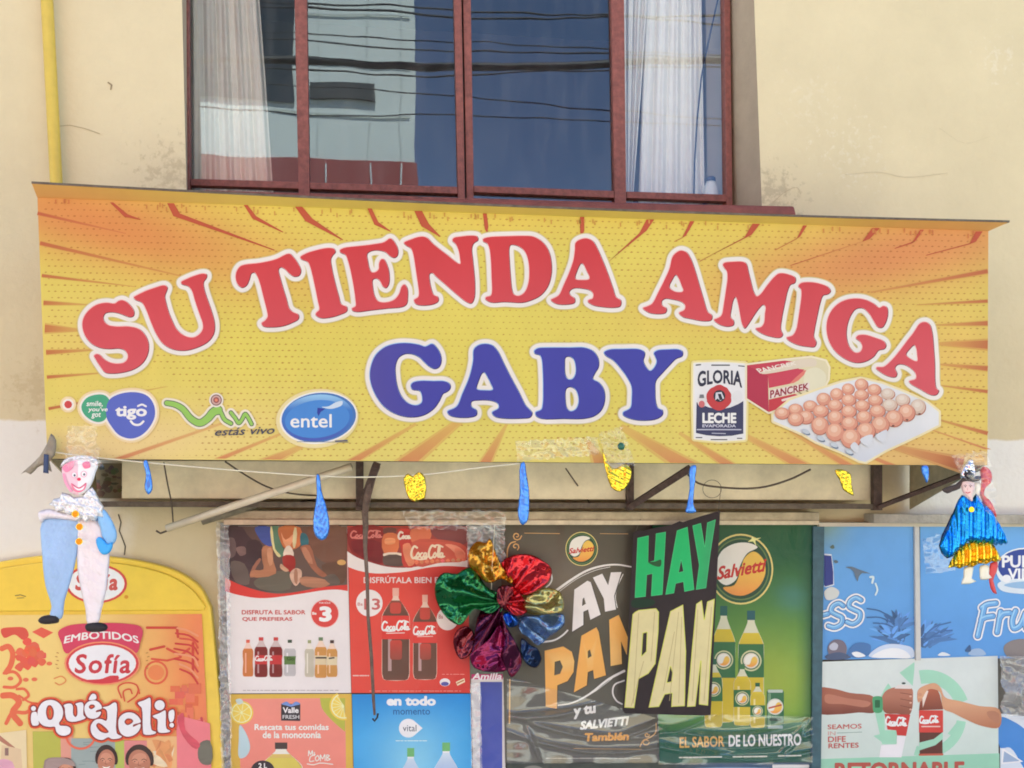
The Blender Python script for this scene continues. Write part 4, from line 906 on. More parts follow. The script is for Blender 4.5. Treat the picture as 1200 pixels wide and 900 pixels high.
px(S(170,120,92),(688,502),(860,506),(960,548),(870,590),(700,562)); px(S(96,86,76),(900,500),(990,470),(1040,550),(960,560)); a.ell(*Z([(1052,368)])[0],5.2,3.2,S(206,160,96))
a.part('lettering'); Z4 = lambda *q: zb(260,700,7.5,*q); RD = S(190,88,84)
a.text('DISFRUTA EL SABOR', Z4(175,111,735,150), RD, bold=.025); a.text('QUE PREFIERAS', Z4(180,173,620,212), RD, bold=.025)
a.part('price_disc'); cx_, cy_ = 260+905/7.5, 700+142/7.5
a.ell(cx_,cy_,16.6,16.6,S(228,178,170)); a.ell(cx_,cy_,15.8,15.8,S(204,70,64)); a.text('3', Z4(855,78,966,215), S(238,226,220), bold=.05); a.text('Bs', Z4(795,128,832,152), S(238,220,214), bold=.03); a.text('POR SÓLO', Z4(855,36,955,56), S(238,216,210), bold=.02)
a.part('bottle_picture'); Z = lambda l: zm(260,700,7.5,l)
for x, t, bt_, w_, lq, cp, lb in ((230,372,695,47,(222,134,72),(206,92,72),None),(345,350,700,58,(136,44,40),(192,66,64),(184,54,54)),(475,350,700,58,(136,44,40),(192,66,64),(184,54,54)),(598,372,692,53,(208,204,202),(66,82,64),(86,116,60)),(770,375,698,42,(214,206,182),(150,156,110),None),(870,350,706,54,(226,160,84),(104,126,92),(206,188,150)),(968,375,698,48,(228,164,88),(72,58,54),(210,196,160))):
    (bx_, ty), (_, by_) = Z([(x,t),(x,bt_)]); bottle(a, bx_, ty, by_, w_/7.5, S(*lq), S(*cp), S(*lb) if lb else None, waist=.1)
coca(a,*Z([(295,510)])[0],*Z([(445,560)])[0],S(236,214,208),.5); a.text('Go', Z4(570,520,640,555), S(60,84,40), bold=.06); a.strokes([(Z([(830,530),(915,530)]),1.0),(Z([(945,535),(985,530)]),.9)], S(70,60,56), h=.4)
a.part('small_print'); dashes(a,285,398,808.8,S(150,140,140),.3,3)
a.build()
# ---------------------------------------------------------------- 2. red poster with two big bottles
a = poster([(407,616.5),(547.5,617),(551,812),(412,812)], 'red drinks poster with two large dark soda bottles and a food photo across its top', Y=-.0335, base=lambda u,v: mix(S(212,74,62), S(196,58,52), max(0,min(1,(u-470)/70))))
Z = lambda l: zm(400,610,7.5,l)
up = [(52,270),(130,320),(250,365),(400,405),(550,415),(700,400),(850,375),(1000,355),(1108,350)]; dn = [(54,405),(150,440),(300,465),(450,460),(600,445),(750,415),(900,400),(1000,402),(1110,410)]
a.part('white_wave'); a.loops([Z(smooth(up,3,False)+smooth(dn[::-1],3,False))], S(226,216,208))
a.part('photograph'); a.loops([Z([(55,56),(1104,56)]+smooth(up[::-1],3,False))], S(150,66,58))
px(S(138,46,44),(66,66),(366,66),(366,385),(250,358),(90,280)); px(S(116,38,40),(90,180),(360,200),(362,370),(250,350),(110,270)); px(S(110,66,58),(372,70),(480,70),(480,110),(372,112)); px(S(206,112,70),(372,122),(492,122),(490,280),(374,284)); px(S(226,146,98),(385,160),(470,160),(470,200),(385,205))
px(S(222,200,176),(370,290),(530,288),(534,308),(370,312)); px(S(92,74,66),(372,314),(532,312),(544,395),(420,398),(372,385)); px(S(186,60,52),(500,80),(602,80),(625,250),(650,400),(550,405),(525,250)); px(S(208,112,78),(612,80),(780,70),(778,170),(620,190)); px(S(122,66,64),(790,70),(1098,66),(1100,200),(900,190),(790,110)); px(S(190,84,66),(620,190),(900,170),(1096,230),(1096,345),(860,372),(660,402)); px(S(220,140,110),(910,210),(1010,220),(1090,290),(1060,330),(960,250)); px(S(214,120,92),(1000,240),(1060,260),(1090,330),(1010,330)); px(S(214,128,94),(540,215),(600,200),(640,380),(590,400))
for k in range(10): x = 640+k*46; px(S(random.randint(190,226),random.randint(100,140),random.randint(80,104)),(x,365-k*2),(x+22,345-k*2),(x+40,368-k*2),(x+20,385-k*3))
coca(a,*Z([(612,212)])[0],*Z([(905,345)])[0],S(236,206,176),1.0); coca(a,*Z([(500,92)])[0],*Z([(606,170)])[0],S(234,208,190),.9,only=(0,1,2,3)); coca(a,*Z([(80,84)])[0],*Z([(356,160)])[0],S(206,120,110),.75)
a.part('lettering'); Z2 = lambda *q: zb(400,610,7.5,*q); a.text('DISFRÚTALA BIEN FRÍA', Z2(196,483,968,550), S(236,206,198), bold=.02)
a.part('price_disc'); cx_, cy_ = 400+246/7.5, 610+725/7.5; a.ell(cx_,cy_,15.6,15.8,S(226,216,210)); a.text('13', Z2(200,684,342,785), S(190,100,96), bold=.02); a.text('Bs', Z2(143,720,188,748), S(190,120,116), bold=.02)
a.part('price_disc'); a.ell(524.4,725,12.7,13.6,S(222,210,202)); a.text('Bs', (514,720,519,725), S(170,100,100), bold=.02)
a.part('bottle_picture')
bottle(a,463.7,689,797,16.3,S(146,78,62),S(222,170,150),S(208,62,54),lab=(.30,.555),neck=.2,lv=.135,glass=S(222,190,170),dark=S(88,66,54))
coca(a,447.5,727,480,740,S(240,226,218),.8); bottle(a,498,697,796,14,S(150,78,62),S(222,170,150),S(208,64,56),lab=(.32,.57),neck=.2,lv=.15,glass=S(222,190,170),dark=S(90,66,54)); coca(a,484.5,733,510.5,744.5,S(240,226,218),.65)
a.strokes([([(453,742),(474,741.5)],.5),([(489,746),(507,745.5)],.4)], S(236,200,190), h=.3)
for x0,x1,y0,y1 in ((457,471,750,773),(492,505,754,773),(457,470,706,719),(492,504,712,726)): a.rect(x0,y0,x1,y1,lambda u,v: mix(S(186,70,58),S(140,70,58),max(0,min(1,(v-752)/22))),3)
a.part('small_print'); dashes(a,433,540,809.6,S(226,150,140),.35,5); dashes(a,414,432,791.6,S(236,190,180),.7,6); dashes(a,518,544,790,S(226,150,140),.3,8)
a.part('small_emblem'); a.ell(521.3,799.4,6.2,4.6,S(222,214,214)); a.ell(521.3,801.2,4.6,2.4,S(84,84,150)); a.poly([(534,799),(544,794.5),(545,799),(536,803.5)], S(230,206,176)); a.strokes([([(536,800.5),(543,797.2)],.8)], S(176,110,60), h=.3)
a.build()
# ---------------------------------------------------------------- 3. pink lemonade poster
a = poster([(269,813.5),(412,813),(416,985),(272,985)], 'pink lemonade poster with yellow border and lemon slices', Y=-.030, base=S(208,172,76))
Z = lambda l: zm(250,675,4,l)
a.part('pink_panel'); a.poly(Z([(122,575),(618,572),(626,1230),(130,1230)]), lambda u,v: mix(S(230,140,124), S(226,128,112), max(0,min(1,(v-820)/80))))
a.part('leaf_shape'); a.loops([Z(smooth([(500,572),(510,620),(560,680),(618,730)],4,False)+[(618,572)])], S(176,176,72))
a.part('lemon_slice')
def lemon(cx, cy, r, lo, hi_):
    P = lambda rr: [(cx+rr*math.cos(t), cy+rr*math.sin(t)) for t in np.linspace(lo,hi_,22)]
    a.poly(P(r)+([] if hi_-lo > 6.2 else []), S(224,196,80)); a.poly(P(r*.88), S(240,228,180)); a.poly(P(r*.8), S(228,200,92))
    for k in range(8):
        t = lo+(hi_-lo)*(k+.5)/8; a.strokes([([(cx,cy),(cx+r*.8*math.cos(t),cy+r*.8*math.sin(t))],.35)], S(240,226,170), h=.35)
lemon(*Z([(133,640)])[0], 13.6, 0, 6.283-.29); a.part('lemon_slice'); lemon(*Z([(612,608)])[0], 17, 1.35, 4.25)
a.part('drop_shape'); a.curve(Z([(125,697),(160,750),(172,810),(150,848),(122,852),(120,760)]), S(178,202,206)); a.curve(Z([(105,580),(130,575),(140,592),(118,602)]), S(190,206,200))
a.part('brand_box'); a.poly(Z([(318,598),(408,600),(407,679),(318,677)]), S(58,54,58)); a.curve(Z([(320,600),(345,588),(364,602),(388,588),(408,600),(386,606),(364,612),(342,606)]), S(110,140,196)); a.text('Valle', zb(250,675,4,326,615,400,642), S(226,222,220), bold=.03); a.text('FRESH', zb(250,675,4,325,651,403,669), S(206,204,204), bold=.01)
a.part('lettering'); a.text('Rescata tus comidas', zb(250,675,4,193,693,541,722), S(244,224,214), bold=.03); a.text('de la monotonía', zb(250,675,4,231,727,505,760), S(244,224,214), bold=.03)
a.strokes([(smooth(Z(l),3,False),.55) for l in ([(446,842),(448,818),(456,836),(464,818),(466,842)],[(474,826),(474,842)],[(478,836),(456,846),(452,868),(472,866)],[(490,840),(478,852),(484,866),(496,856),(490,840)],[(502,866),(502,838),(512,856),(522,836),(524,864)],[(532,864),(532,838),(544,842),(534,850),(548,858),(534,864)],[(440,880),(470,884),(500,876),(560,882)])], S(244,226,212), h=.35)
a.part('bottle_picture'); cx_, ty = Z([(318,780)])[0]; bottle(a,cx_,ty,960,25,S(226,196,110),S(72,62,58),S(206,190,90),lab=(.2,.5),neck=.25,lv=.15,glass=S(232,222,206))
a.part('dark_disc'); dcx, dcy = Z([(232,912)])[0]; a.ell(dcx,dcy,14,12,S(58,50,54)); a.text('2 L', (dcx-5,dcy-9,dcx+5,dcy-3), S(232,222,216), bold=.03)
a.build()
# ---------------------------------------------------------------- 4. blue water poster
a = poster([(412.5,813.5),(551.5,813),(555,985),(416.5,985)], 'bright blue bottled water poster with a white round emblem', Y=-.0335, base=lambda u,v: mix(mix(S(34,132,200),S(66,160,216),max(0,min(1,(v-815)/50))), S(140,204,236), math.exp(-((u-485)/40)**2-((v-895)/50)**2)*.8))
a.part('lettering'); a.text('en todo', zb(250,675,4,812,562,1043,608), S(240,240,238), bold=.05); a.text('momento', zb(250,675,4,843,623,1016,650), S(38,92,150), bold=.01)
a.part('round_emblem'); Z = lambda l: zm(250,675,4,l); ccx, ccy = Z([(914,713)])[0]
a.loops([[(ccx+11*math.cos(t),ccy+11*math.sin(t)) for t in np.linspace(.75,6.283-.75,24)]+[Z([(981,713)])[0]]], S(232,234,234)); a.text('vital', zb(250,675,4,888,697,952,728), S(84,92,104), bold=.005)
a.part('small_print'); dashes(a,464,500,868,S(206,226,240),.5,9)
a.part('bottle_picture')
for x, t, hw in ((925,806,15),(1091,780,16.5)):
    bx_, ty = Z([(x,t)])[0]; bottle(a,bx_,ty,ty+120,hw,S(206,220,240),S(110,176,110),S(120,166,214),lab=(.36,.5),neck=.24,lv=.1,glass=S(226,234,246),dark=S(150,176,214))
a.build()
# ---------------------------------------------------------------- 5. narrow blue sticker strip on the post
a = poster([(552,795),(590,794),(594,985),(556,985)], 'narrow white and blue sticker strip under the purple foil petals', m=M_WRAP, Y=-.028, base=S(206,202,200), name='sticker', cat='sticker')
a.part('blue_panel'); a.rect(562.5,799,588.5,985,lambda u,v: mix(S(62,74,150), S(84,98,178), max(0,min(1,(v-800)/80))))
a.part('lettering'); a.text('16', (573,765,585,776), S(206,120,160), bold=.03) if False else None
a.rect(552.5,790,589,796,S(176,44,104)); a.text('Amilla', (553,788.5,588,796.5), S(232,216,222), bold=.03, shear=.2)
a.build()
# ---------------------------------------------------------------- round bottling emblem (two tone ball)
def ball_logo(a, cx, cy, rx, ry, k=1.0, ring=True, text=None):
    E = lambda s: [(cx+rx*s*math.cos(t), cy+ry*s*math.sin(t)) for t in np.linspace(0,6.283,41)[:-1]]
    if ring: a.loops([E(1)], S(214,196,120)); a.loops([E(.95)], S(44,84,58)); a.loops([E(.88)], S(96,120,72)); a.loops([E(.84)], S(38,72,54))
    q = lambda *l: smooth([(cx+x*rx, cy+y*ry) for x,y in l],4)
    a.loops([q((-.76,-.1),(-.6,-.5),(-.2,-.72),(.25,-.74),(.52,-.62),(.2,-.45),(-.02,-.1),(-.15,.3),(-.45,.45),(-.7,.3))], S(228,222,208))
    a.loops([q((.0,.0),(.12,-.32),(.4,-.5),(.68,-.3),(.76,.1),(.55,.5),(.1,.74),(-.3,.7),(-.55,.52),(-.2,.45))], lambda u,v: mix(S(226,184,82), S(224,146,72), max(0,min(1,(v-cy)/ry/.7))))
    if text: a.text('Salvietti', None, S(190,48,44), bold=.03, shear=.25, warp=text)
# ---------------------------------------------------------------- 6. dark grey poster
a = poster([(586,614.5),(762,614.5),(772,892),(592,894)], 'dark olive grey poster with white AY and orange PAN lettering', m=M_WRAP, Y=-.032, base=lambda u,v: mix(mix(S(72,68,56), S(108,98,84), math.exp(-((u-650)/60)**2-((v-680)/50)**2)), S(92,90,82), max(0,min(1,(v-760)/90))))
Z = lambda l: zm(580,610,6.667,l); Z6 = lambda l: zm(500,675,4,l)
a.part('gold_scroll'); GO = S(206,160,100)
sp = [(605.5+ (5.6-.42*k)*math.cos(k*.75), 628+(5.6-.42*k)*math.sin(k*.75)) for k in range(12)]; sp2 = [(604+(4.6-.42*k)*math.cos(-k*.75+1), 640.5+(4.6-.42*k)*math.sin(-k*.75+1)) for k in range(9)]
a.strokes([(sp,.65),(sp2,.65),(smooth(Z([(95,285),(100,220),(125,175),(160,165)]),4,False),.7),(Z([(230,98),(505,102)]),.35),(Z([(820,102),(1040,104)]),.25)], GO, h=.4)
a.strokes([(zm(500,675,4,[(390,485),(388,690)]),.8),(smooth(Z6([(1075,690),(1072,735),(1040,760),(1015,770),(1000,800)]),4,False),.6)]+[([(758+3*math.cos(t*.7)*(1-t*.07), 861+3*math.sin(t*.7)*(1-t*.07)) for t in range(10)],.6),([(757+3.6*math.cos(t*.7), 870+3*math.sin(t*.7)) for t in range(9)],.6)], GO, h=.4)
a.part('round_emblem'); ball_logo(a,681.6,643.2,19,20,text=lambda p,q: (666.5+p*30, 642.6+q*6.5-p*3.2))
a.part('white_lines')
a.strokes([(smooth(Z([(480,545),(600,460),(720,390),(850,352),(960,345),(1065,362)]),4,False),np.linspace(1.5,.8,21)),(smooth(Z([(505,552),(640,455),(780,390),(900,362)]),4,False),.3),(smooth(Z([(1000,420),(955,520),(940,600),(955,680)]),4,False),.5),(smooth(Z6([(540,310),(600,300),(640,275),(660,255)]),4,False),1.0),(smooth(Z6([(612,606),(680,595),(760,555),(850,485),(925,445)]),4,False),np.linspace(.7,1.5,17)),(smooth(Z6([(925,490),(880,510),(872,550),(890,585),(915,600)]),4,False),.9),(smooth(Z6([(640,600),(700,590),(790,540),(870,480)]),4,False),.25)], S(216,212,204), h=.45)
a.strokes([(smooth(Z([(440,420),(445,460),(425,500),(400,520)]),4,False),.8)], S(220,216,210), h=.4)
a.part('lettering'); AYA = Z([(620,540),(722,470),(748,482),(825,735),(745,775),(728,695),(690,712),(690,815),(603,868)]); AYH = Z([(685,612),(696,600),(710,650),(680,668)]); AYY = Z([(765,445),(838,415),(884,505),(905,405),(988,402),(930,590),(945,695),(860,712),(850,610)])
sh = lambda l, dx, dy: [(x+dx,y+dy) for x,y in l]
a.loops([sh(AYA,1,.6),sh(AYH,1,.6)],S(58,54,48)); a.loops([sh(AYY,1,.4)],S(58,54,48)); a.loops([AYA,AYH],S(220,214,208)); a.loops([AYY],S(220,214,208))
OP = Z6([(553,350),(640,330),(680,355),(692,400),(688,450),(660,492),(612,512),(610,622),(558,612)]); OH = Z6([(600,402),(625,395),(638,425),(625,458),(598,466)]); OA = Z6([(725,280),(795,240),(806,262),(840,465),(785,482),(780,440),(755,450),(750,512),(690,545)]); OAH = Z6([(755,352),(765,344),(773,375),(755,386)]); ON = Z6([(855,205),(900,182),(960,330),(960,200),(1000,190),(1000,400),(950,400),(910,305),(915,412),(862,422)])
for l in ([OP,OH],[OA,OAH],[ON]): a.loops([sh(q,.9,.5) for q in l],S(70,58,40)); a.loops(l,lambda u,v: mix(S(222,162,82), S(232,190,120), .5 if 768 < v < 785 else 0))
dashl = slant
a.text('y tu', None, S(228,222,214), bold=.05, warp=slant(672,829,698,843,-4)); a.text('SALVIETTI', None, S(230,224,216), bold=.05, shear=.2, warp=slant(679.5,845,737,855.5,-6)); a.text('También', None, S(222,162,84), bold=.045, shear=.1, warp=slant(685,859,737,869,-1.5))
a.part('small_print'); dashes(a,640,752,888.5,S(176,172,160),.55,11); a.strokes([([(672,877),(752,878)],.25)], GO, h=.3)
a.build()
# ---------------------------------------------------------------- 7. green poster
def gcol(u, v):
    c = mix(S(30,84,52), S(92,150,64), max(0,min(1,(v-650)/150))); c = mix(c, S(150,166,62), .85*math.exp(-((u-905)/55)**2-((v-800)/55)**2)); c = mix(c, S(66,122,132), .5*math.exp(-((u-930)/20)**2-((v-700)/16)**2))
    c = mix(c, S(26,86,66), max(0,min(1,(v-835)/25))); return mix(c, S(24,78,62), max(0,min(.8,(u-935)/20)))
a = poster([(764,615),(957.5,614.5),(953,893),(773,894)], 'green soda poster with yellow bottles, a can and a round emblem at its top', m=M_WRAP, Y=-.0355, base=gcol)
a.part('round_emblem'); ball_logo(a,868,667,38,41.5,text=lambda p,q: (840+p*58, 663+q*16-p*9.5+(1-p)*1))
a.poly([(881,628),(884,631),(892,630),(885,633.5),(886,640),(882.5,634.5),(876,635),(880.5,631.5)], S(238,226,150))
a.part('bottle_picture')
YL = S(218,196,58); GL = S(48,104,62)
for cx_, ty, by_, hw, lb, cap in ((848,710,846,13.5,(.31,.62),(34,90,84)),(880,715.5,846,15,(.30,.60),(34,86,92)),(836,772,852,10.5,(.27,.62),(40,96,70)),(869.5,778,850,10,(.42,.70),(60,112,66)),(887.5,800,852.5,8.6,(.5,.76),(36,92,60))):
    bottle(a,cx_,ty,by_,hw,YL,S(*cap),GL,lab=lb,neck=.27,lv=.2,glass=S(206,206,176),dark=S(192,170,48))
    H = by_-ty; my = ty+H*(lb[0]+lb[1])/2; r = min(hw*.82, H*(lb[1]-lb[0])*.45); a.ell(cx_,my,r,r,S(196,196,150)); a.ell(cx_,my,r*.86,r*.86,S(70,104,70)); a.ell(cx_,my,r*.74,r*.74,S(214,206,186)); ball_logo(a,cx_,my,r*.8,r*.8,ring=False)
a.part('can_picture'); a.rect(898.3,809,918.2,853.5,S(52,104,70),2); a.rect(899.5,808,917,811.5,S(176,190,176),1); a.rect(899.5,850,917,853.8,S(166,182,170),1); a.rect(899.5,812,903,850,S(110,146,112),1); a.ell(908,828,9.5,9.5,S(206,206,190)); ball_logo(a,908,828,10.5,10.5,ring=False); a.strokes([([(901,829.5),(915,826)],1)], S(176,84,60), h=.4); a.strokes([([(903,843),(914,843)],1.6)], S(28,60,46), h=.4)
a.part('lettering'); a.text('EL SABOR', None, S(216,170,92), bold=.025, warp=slant(796,863.5,848.5,876.5,-1.6)); a.text('DE LO NUESTRO', None, S(236,232,222), bold=.03, warp=slant(853.5,861,938.5,875,-1.6))
a.part('small_print'); dashes(a,796,846,887.5,S(216,216,200),.8,21,-.8); dashes(a,859,898,886.6,S(216,216,200),.8,22,-.5); dashes(a,912,938,885.6,S(216,216,200),.8,23,-.5)
a.build()
# ---------------------------------------------------------------- 8. the two blue posters behind the white glazing bar
def bcol(u, v): return mix(mix(S(104,164,218), S(88,148,208), max(0,min(1,(v-620)/130))), S(126,150,120), .8*math.exp(-((u-965)/28)**2-((v-612)/30)**2))
BK = [(0,S(234,238,240)),(1,S(52,90,140))]
def agave(a, cx, cy, sgn, n=20, R=26, seed=2):
    r = random.Random(seed)
    for k in range(n):
        t = r.uniform(-2.9,-.25) if sgn == 0 else (r.uniform(-1.5,-.1) if sgn > 0 else r.uniform(-3.0,-1.5)); l = R*r.uniform(.6,1.15); k_ = r.uniform(.72,1.35); c = S(*[min(235,int(q*k_)) for q in (80,124,178)])
        x, y = cx+r.uniform(-5,5)*(1 if sgn else 1), cy+r.uniform(-4,6)
        bx_, by_ = x+l*math.cos(t), y+l*math.sin(t)*.8; nx_, ny_ = -math.sin(t)*2.2, math.cos(t)*2.2
        a.curve([(x-nx_*.5,y-ny_*.5),((x+bx_)/2-nx_,(y+by_)/2-ny_-1.5),(bx_,by_),((x+bx_)/2+nx_,(y+by_)/2+ny_-1.5),(x+nx_*.5,y+ny_*.5)], c, 2)
a = poster([(965,616.5),(1071.5,616),(1073.5,772),(961,773)], 'blue poster with two puffy s letters and a spiky plant', m=M_GLOSS, Y=-.030, base=bcol)
Z = lambda l: zm(955,610,5.29,l)
a.part('plant_picture'); agave(a,1054,750,-1,34,36,5); agave(a,1052,738,0,30,26,8); agave(a,1046,744,0,26,20,12)
for l in ([(320,545),(400,560),(460,600),(490,640)],[(320,600),(400,600),(470,630)],[(360,635),(430,640),(480,660)]): a.strokes([(smooth(Z(l),3,False),.8)], S(60,100,150), h=.4)
a.part('stone_picture'); a.curve(Z([(330,840),(380,790),(450,765),(540,770),(600,790),(612,845),(500,852)]), S(190,204,222)); a.curve(Z([(350,842),(420,800),(500,790),(560,810),(590,848),(460,850)]), S(222,228,234)); a.curve(Z([(75,790),(110,740),(170,745),(195,790),(180,840),(100,850)]), S(112,104,116)); a.curve(Z([(85,780),(115,755),(140,770),(130,800),(95,800)]), S(176,178,190)); a.curve(Z([(60,840),(150,815),(220,845),(200,856),(70,858)]), S(74,88,116)); a.curve(Z([(200,830),(250,760),(340,770),(330,830),(260,850)]), S(70,112,164)); a.curve(Z([(225,820),(260,812),(310,838),(250,845)]), S(222,228,230))
a.part('bird_picture'); a.curve(Z([(185,290),(225,285),(262,300),(345,330),(290,325),(268,350),(262,378),(248,350),(238,318),(215,298)]), S(96,112,128),2); a.curve(Z([(90,165),(110,150),(118,170),(104,175)]), S(96,112,100)); a.curve(Z([(112,250),(130,245),(142,258),(122,264)]), S(92,108,116))
a.strokes([(smooth(Z([(372,390),(384,430),(372,460)]),3,False),1.0),(smooth(Z([(340,350),(358,350),(352,385)]),3,False),1.3)], S(206,224,238), h=.4)
a.part('navy_emblem'); a.poly(Z([(55,205),(100,208),(112,300),(116,400),(70,412),(55,410)]), S(206,214,222)); a.poly(Z([(55,214),(98,218),(110,320),(110,395),(62,408),(55,400)]), S(48,58,126)); a.curve(Z([(55,440),(100,410),(148,440),(130,480),(70,490)]), S(196,200,196))
a.part('lettering')
def puffy(sts, w):
    sts = [(smooth(Z(l),4,False), w) for l in sts]
    a.strokes(sts, S(230,236,240), grow=2.6, h=.45); a.strokes(sts, S(52,90,146), grow=.75, h=.4); a.strokes(sts, S(104,162,212), h=.4)
    a.strokes([([(x-.9,y-.9) for x,y in q],w*.3) for q,_ in sts], S(150,196,230), h=.35)
puffy([[(172,528),(145,512),(108,530),(98,562),(130,583),(165,602),(160,640),(118,662),(80,652)],[(282,492),(252,478),(216,498),(208,532),(242,553),(276,572),(270,615),(232,640),(196,628)],[(50,585),(75,578)]], 2.5)
a.build()
a = poster([(1078,616),(1262,615),(1265,771),(1079,772)], 'blue poster with large script letters and a navy oval emblem beside the foil skirt doll', m=M_GLOSS, Y=-.030, base=bcol)
Z = lambda l: zm(1070,610,5.29,l)
a.part('plant_picture'); agave(a,1084,754,1,30,34,6); agave(a,1083,745,1,18,22,9)
for l in ([(60,720),(130,660),(230,630)],[(80,740),(160,690),(240,680)],[(60,760),(120,720),(170,715)]): a.strokes([(smooth(Z(l),3,False),.8)], S(64,104,156), h=.4)
a.part('stone_picture'); a.curve(Z([(340,830),(360,800),(420,795),(450,830)]), S(150,176,204)); a.curve(Z([(560,780),(620,740),(760,740),(900,780),(900,840),(580,840)]), S(128,120,118)); a.curve(Z([(320,810),(350,770),(355,810)]), S(60,90,130)); a.curve(Z([(150,835),(180,815),(230,835)]), S(214,222,230))
a.part('oval_emblem'); a.ell(*Z([(690,300)])[0],34,25,S(220,226,230)); a.ell(*Z([(695,285)])[0],32.5,20.5,S(44,66,140)); a.curve(Z([(520,395),(560,370),(700,360),(860,370),(860,440),(620,450),(540,430)]), S(206,216,222)); a.curve(Z([(560,400),(640,380),(800,385),(820,410),(640,420)]), S(140,176,206))
a.text('PURA', zb(1070,610,5.29,548,215,800,292), S(232,234,236), bold=.03); a.text('VIDA', zb(1070,610,5.29,585,296,800,368), S(232,234,236), bold=.03); a.ell(*Z([(577,360)])[0],5.4,4.6,S(226,232,236))
a.part('lettering'); puffy([[(440,530),(425,600),(398,715)],[(425,540),(455,520),(510,512)],[(420,612),(450,598),(492,592)],[(540,565),(530,620),(518,692)],[(530,610),(556,578),(596,572)],[(632,560),(612,620),(622,668),(660,650),(696,570),(690,620),(698,668)],[(760,560),(740,620),(752,668),(800,640)]], 2.9)
a.build()
# ---------------------------------------------------------------- 9. pale green poster with two hands
a = poster([(960,775.5),(1169,768.5),(1171,985),(957,985)], 'pale green poster of two hands toasting with bottles inside a ring of arrows', m=M_GLOSS, Y=-.0345, base=lambda u,v: mix(S(204,212,206), S(196,210,200), max(0,min(1,(v-800)/80))))
Z = lambda l: zm(955,770,4.898,l)
MI = S(156,206,178)
a.part('mint_band'); a.poly(Z([(16,585),(1058,552),(1062,1050),(12,1050)]), S(148,200,172))
a.part('arrow_ring')
arc = lambda r, t0, t1: [(955+(640+r*math.cos(t))/4.898, 770+(335+r*math.sin(t)*1.05)/4.898) for t in np.linspace(t0,t1,14)]
a.poly(Z([(485,90),(570,28),(570,70),(560,165)]), MI); a.poly(arc(250,-1.75,-.35)+arc(175,-1.75,-.35)[::-1], MI); a.poly(Z([(760,440),(825,360),(830,470)]), MI); a.poly(arc(228,.15,1.9)+arc(175,.15,1.9)[::-1], MI)
a.poly(Z([(340,300),(400,180),(420,150),(440,180),(395,250),(400,420),(470,420),(465,500),(385,500)]), MI); a.poly(Z([(335,452),(400,500),(470,495),(450,420)]), MI)
SK = S(150,92,74)
a.part('arm_picture'); a.curve(Z([(17,180),(100,180),(200,205),(340,230),(345,315),(250,318),(140,328),(17,318)]), lambda u,v: mix(S(158,96,76), S(120,66,54), max(0,min(1,(v-818)/16)))); a.curve(Z([(60,215),(180,235),(320,262),(300,285),(160,270),(60,260)]), S(176,116,94))
a.curve(Z([(380,250),(400,200),(450,175),(555,180),(562,230),(556,300),(540,330),(470,325),(400,318)]), lambda u,v: mix(S(172,112,90), S(140,84,66), max(0,min(1,(v-815)/18))))
for y0, y1 in ((205,215),(240,252),(278,292)): a.strokes([(Z([(490,y0),(555,y1)]),.35)], S(112,64,52), h=.3)
for y_ in (225,262,300): a.ell(*Z([(548,y_)])[0],1.5,1.1,S(206,160,140))
a.part('watch_picture'); a.curve(Z([(332,230),(382,228),(388,262),(382,315),(338,316),(330,270)]), S(74,150,104)); a.rect(*Z([(343,246)])[0],*Z([(372,290)])[0],S(38,96,62),1)
a.part('bottle_picture'); a.poly(Z([(455,180),(475,158),(545,160),(552,182)]), S(214,206,200)); a.ell(*Z([(508,150)])[0],2.4,1.2,S(60,70,66)); a.poly(Z([(398,325),(546,330),(522,452),(470,448),(465,420),(415,415)]), S(192,56,52)); a.poly(Z([(470,450),(520,455),(495,575),(368,575),(378,505),(468,500)]), S(226,222,222)); coca(a,*Z([(405,335)])[0],*Z([(525,392)])[0],S(240,226,220),.75,dy=2.5)
a.poly(Z([(655,155),(690,160),(715,215),(735,300),(596,305),(605,225),(630,180)]), lambda u,v: mix(S(176,96,70), S(120,62,48), max(0,min(1,(v-805)/25)))); a.poly(Z([(615,235),(640,190),(650,195),(618,290)]), S(226,206,190)); a.rect(*Z([(596,305)])[0],*Z([(734,432)])[0],S(202,66,58)); a.poly(Z([(598,432),(730,432),(732,562),(600,565)]), S(92,50,42)); a.strokes([(Z([(600,560),(730,558)]),1.2)], S(186,92,72), h=.4); a.poly(Z([(598,490),(680,470),(732,430),(732,470),(690,505),(598,535)]), MI); coca(a,*Z([(600,335)])[0],*Z([(708,382)])[0],S(240,226,220),.7); a.strokes([(Z([(612,398),(715,398)]),.7)], S(230,190,180), h=.3)
a.part('arm_picture'); a.curve(Z([(590,190),(640,158),(690,150),(720,175),(745,230),(830,252),(940,280),(1057,300),(1057,402),(960,396),(870,360),(790,320),(735,295),(715,200),(650,185),(612,240),(592,260)]), lambda u,v: mix(S(206,154,118), S(176,116,86), max(0,min(1,(v-825)/25)))); a.curve(Z([(985,315),(1030,310),(1057,330),(1057,380),(1000,350)]), S(176,122,96))
for y_ in (215,245): a.ell(*Z([(600,y_)])[0],2.6,2,S(196,140,110))
a.part('lettering'); RR = S(186,98,92)
a.text('SEAMOS', None, RR, bold=.015, warp=slant(969.5,849,1009.5,854.6,-1)); a.text('IN', zb(955,770,4.898,74,426,116,448), S(200,150,140)); a.text('DIFE', None, RR, bold=.02, warp=slant(970,863,991,869.8,-.6)); a.text('RENTES', None, RR, bold=.02, warp=slant(970.5,871,1006,877,-1)); a.strokes([(Z([(125,435),(268,430)]),.3)], S(120,150,140), h=.3)
a.text('RETORNABLE', None, S(176,86,74), bold=.04, warp=slant(978,893.5,1130,914,-1.6))
a.build()
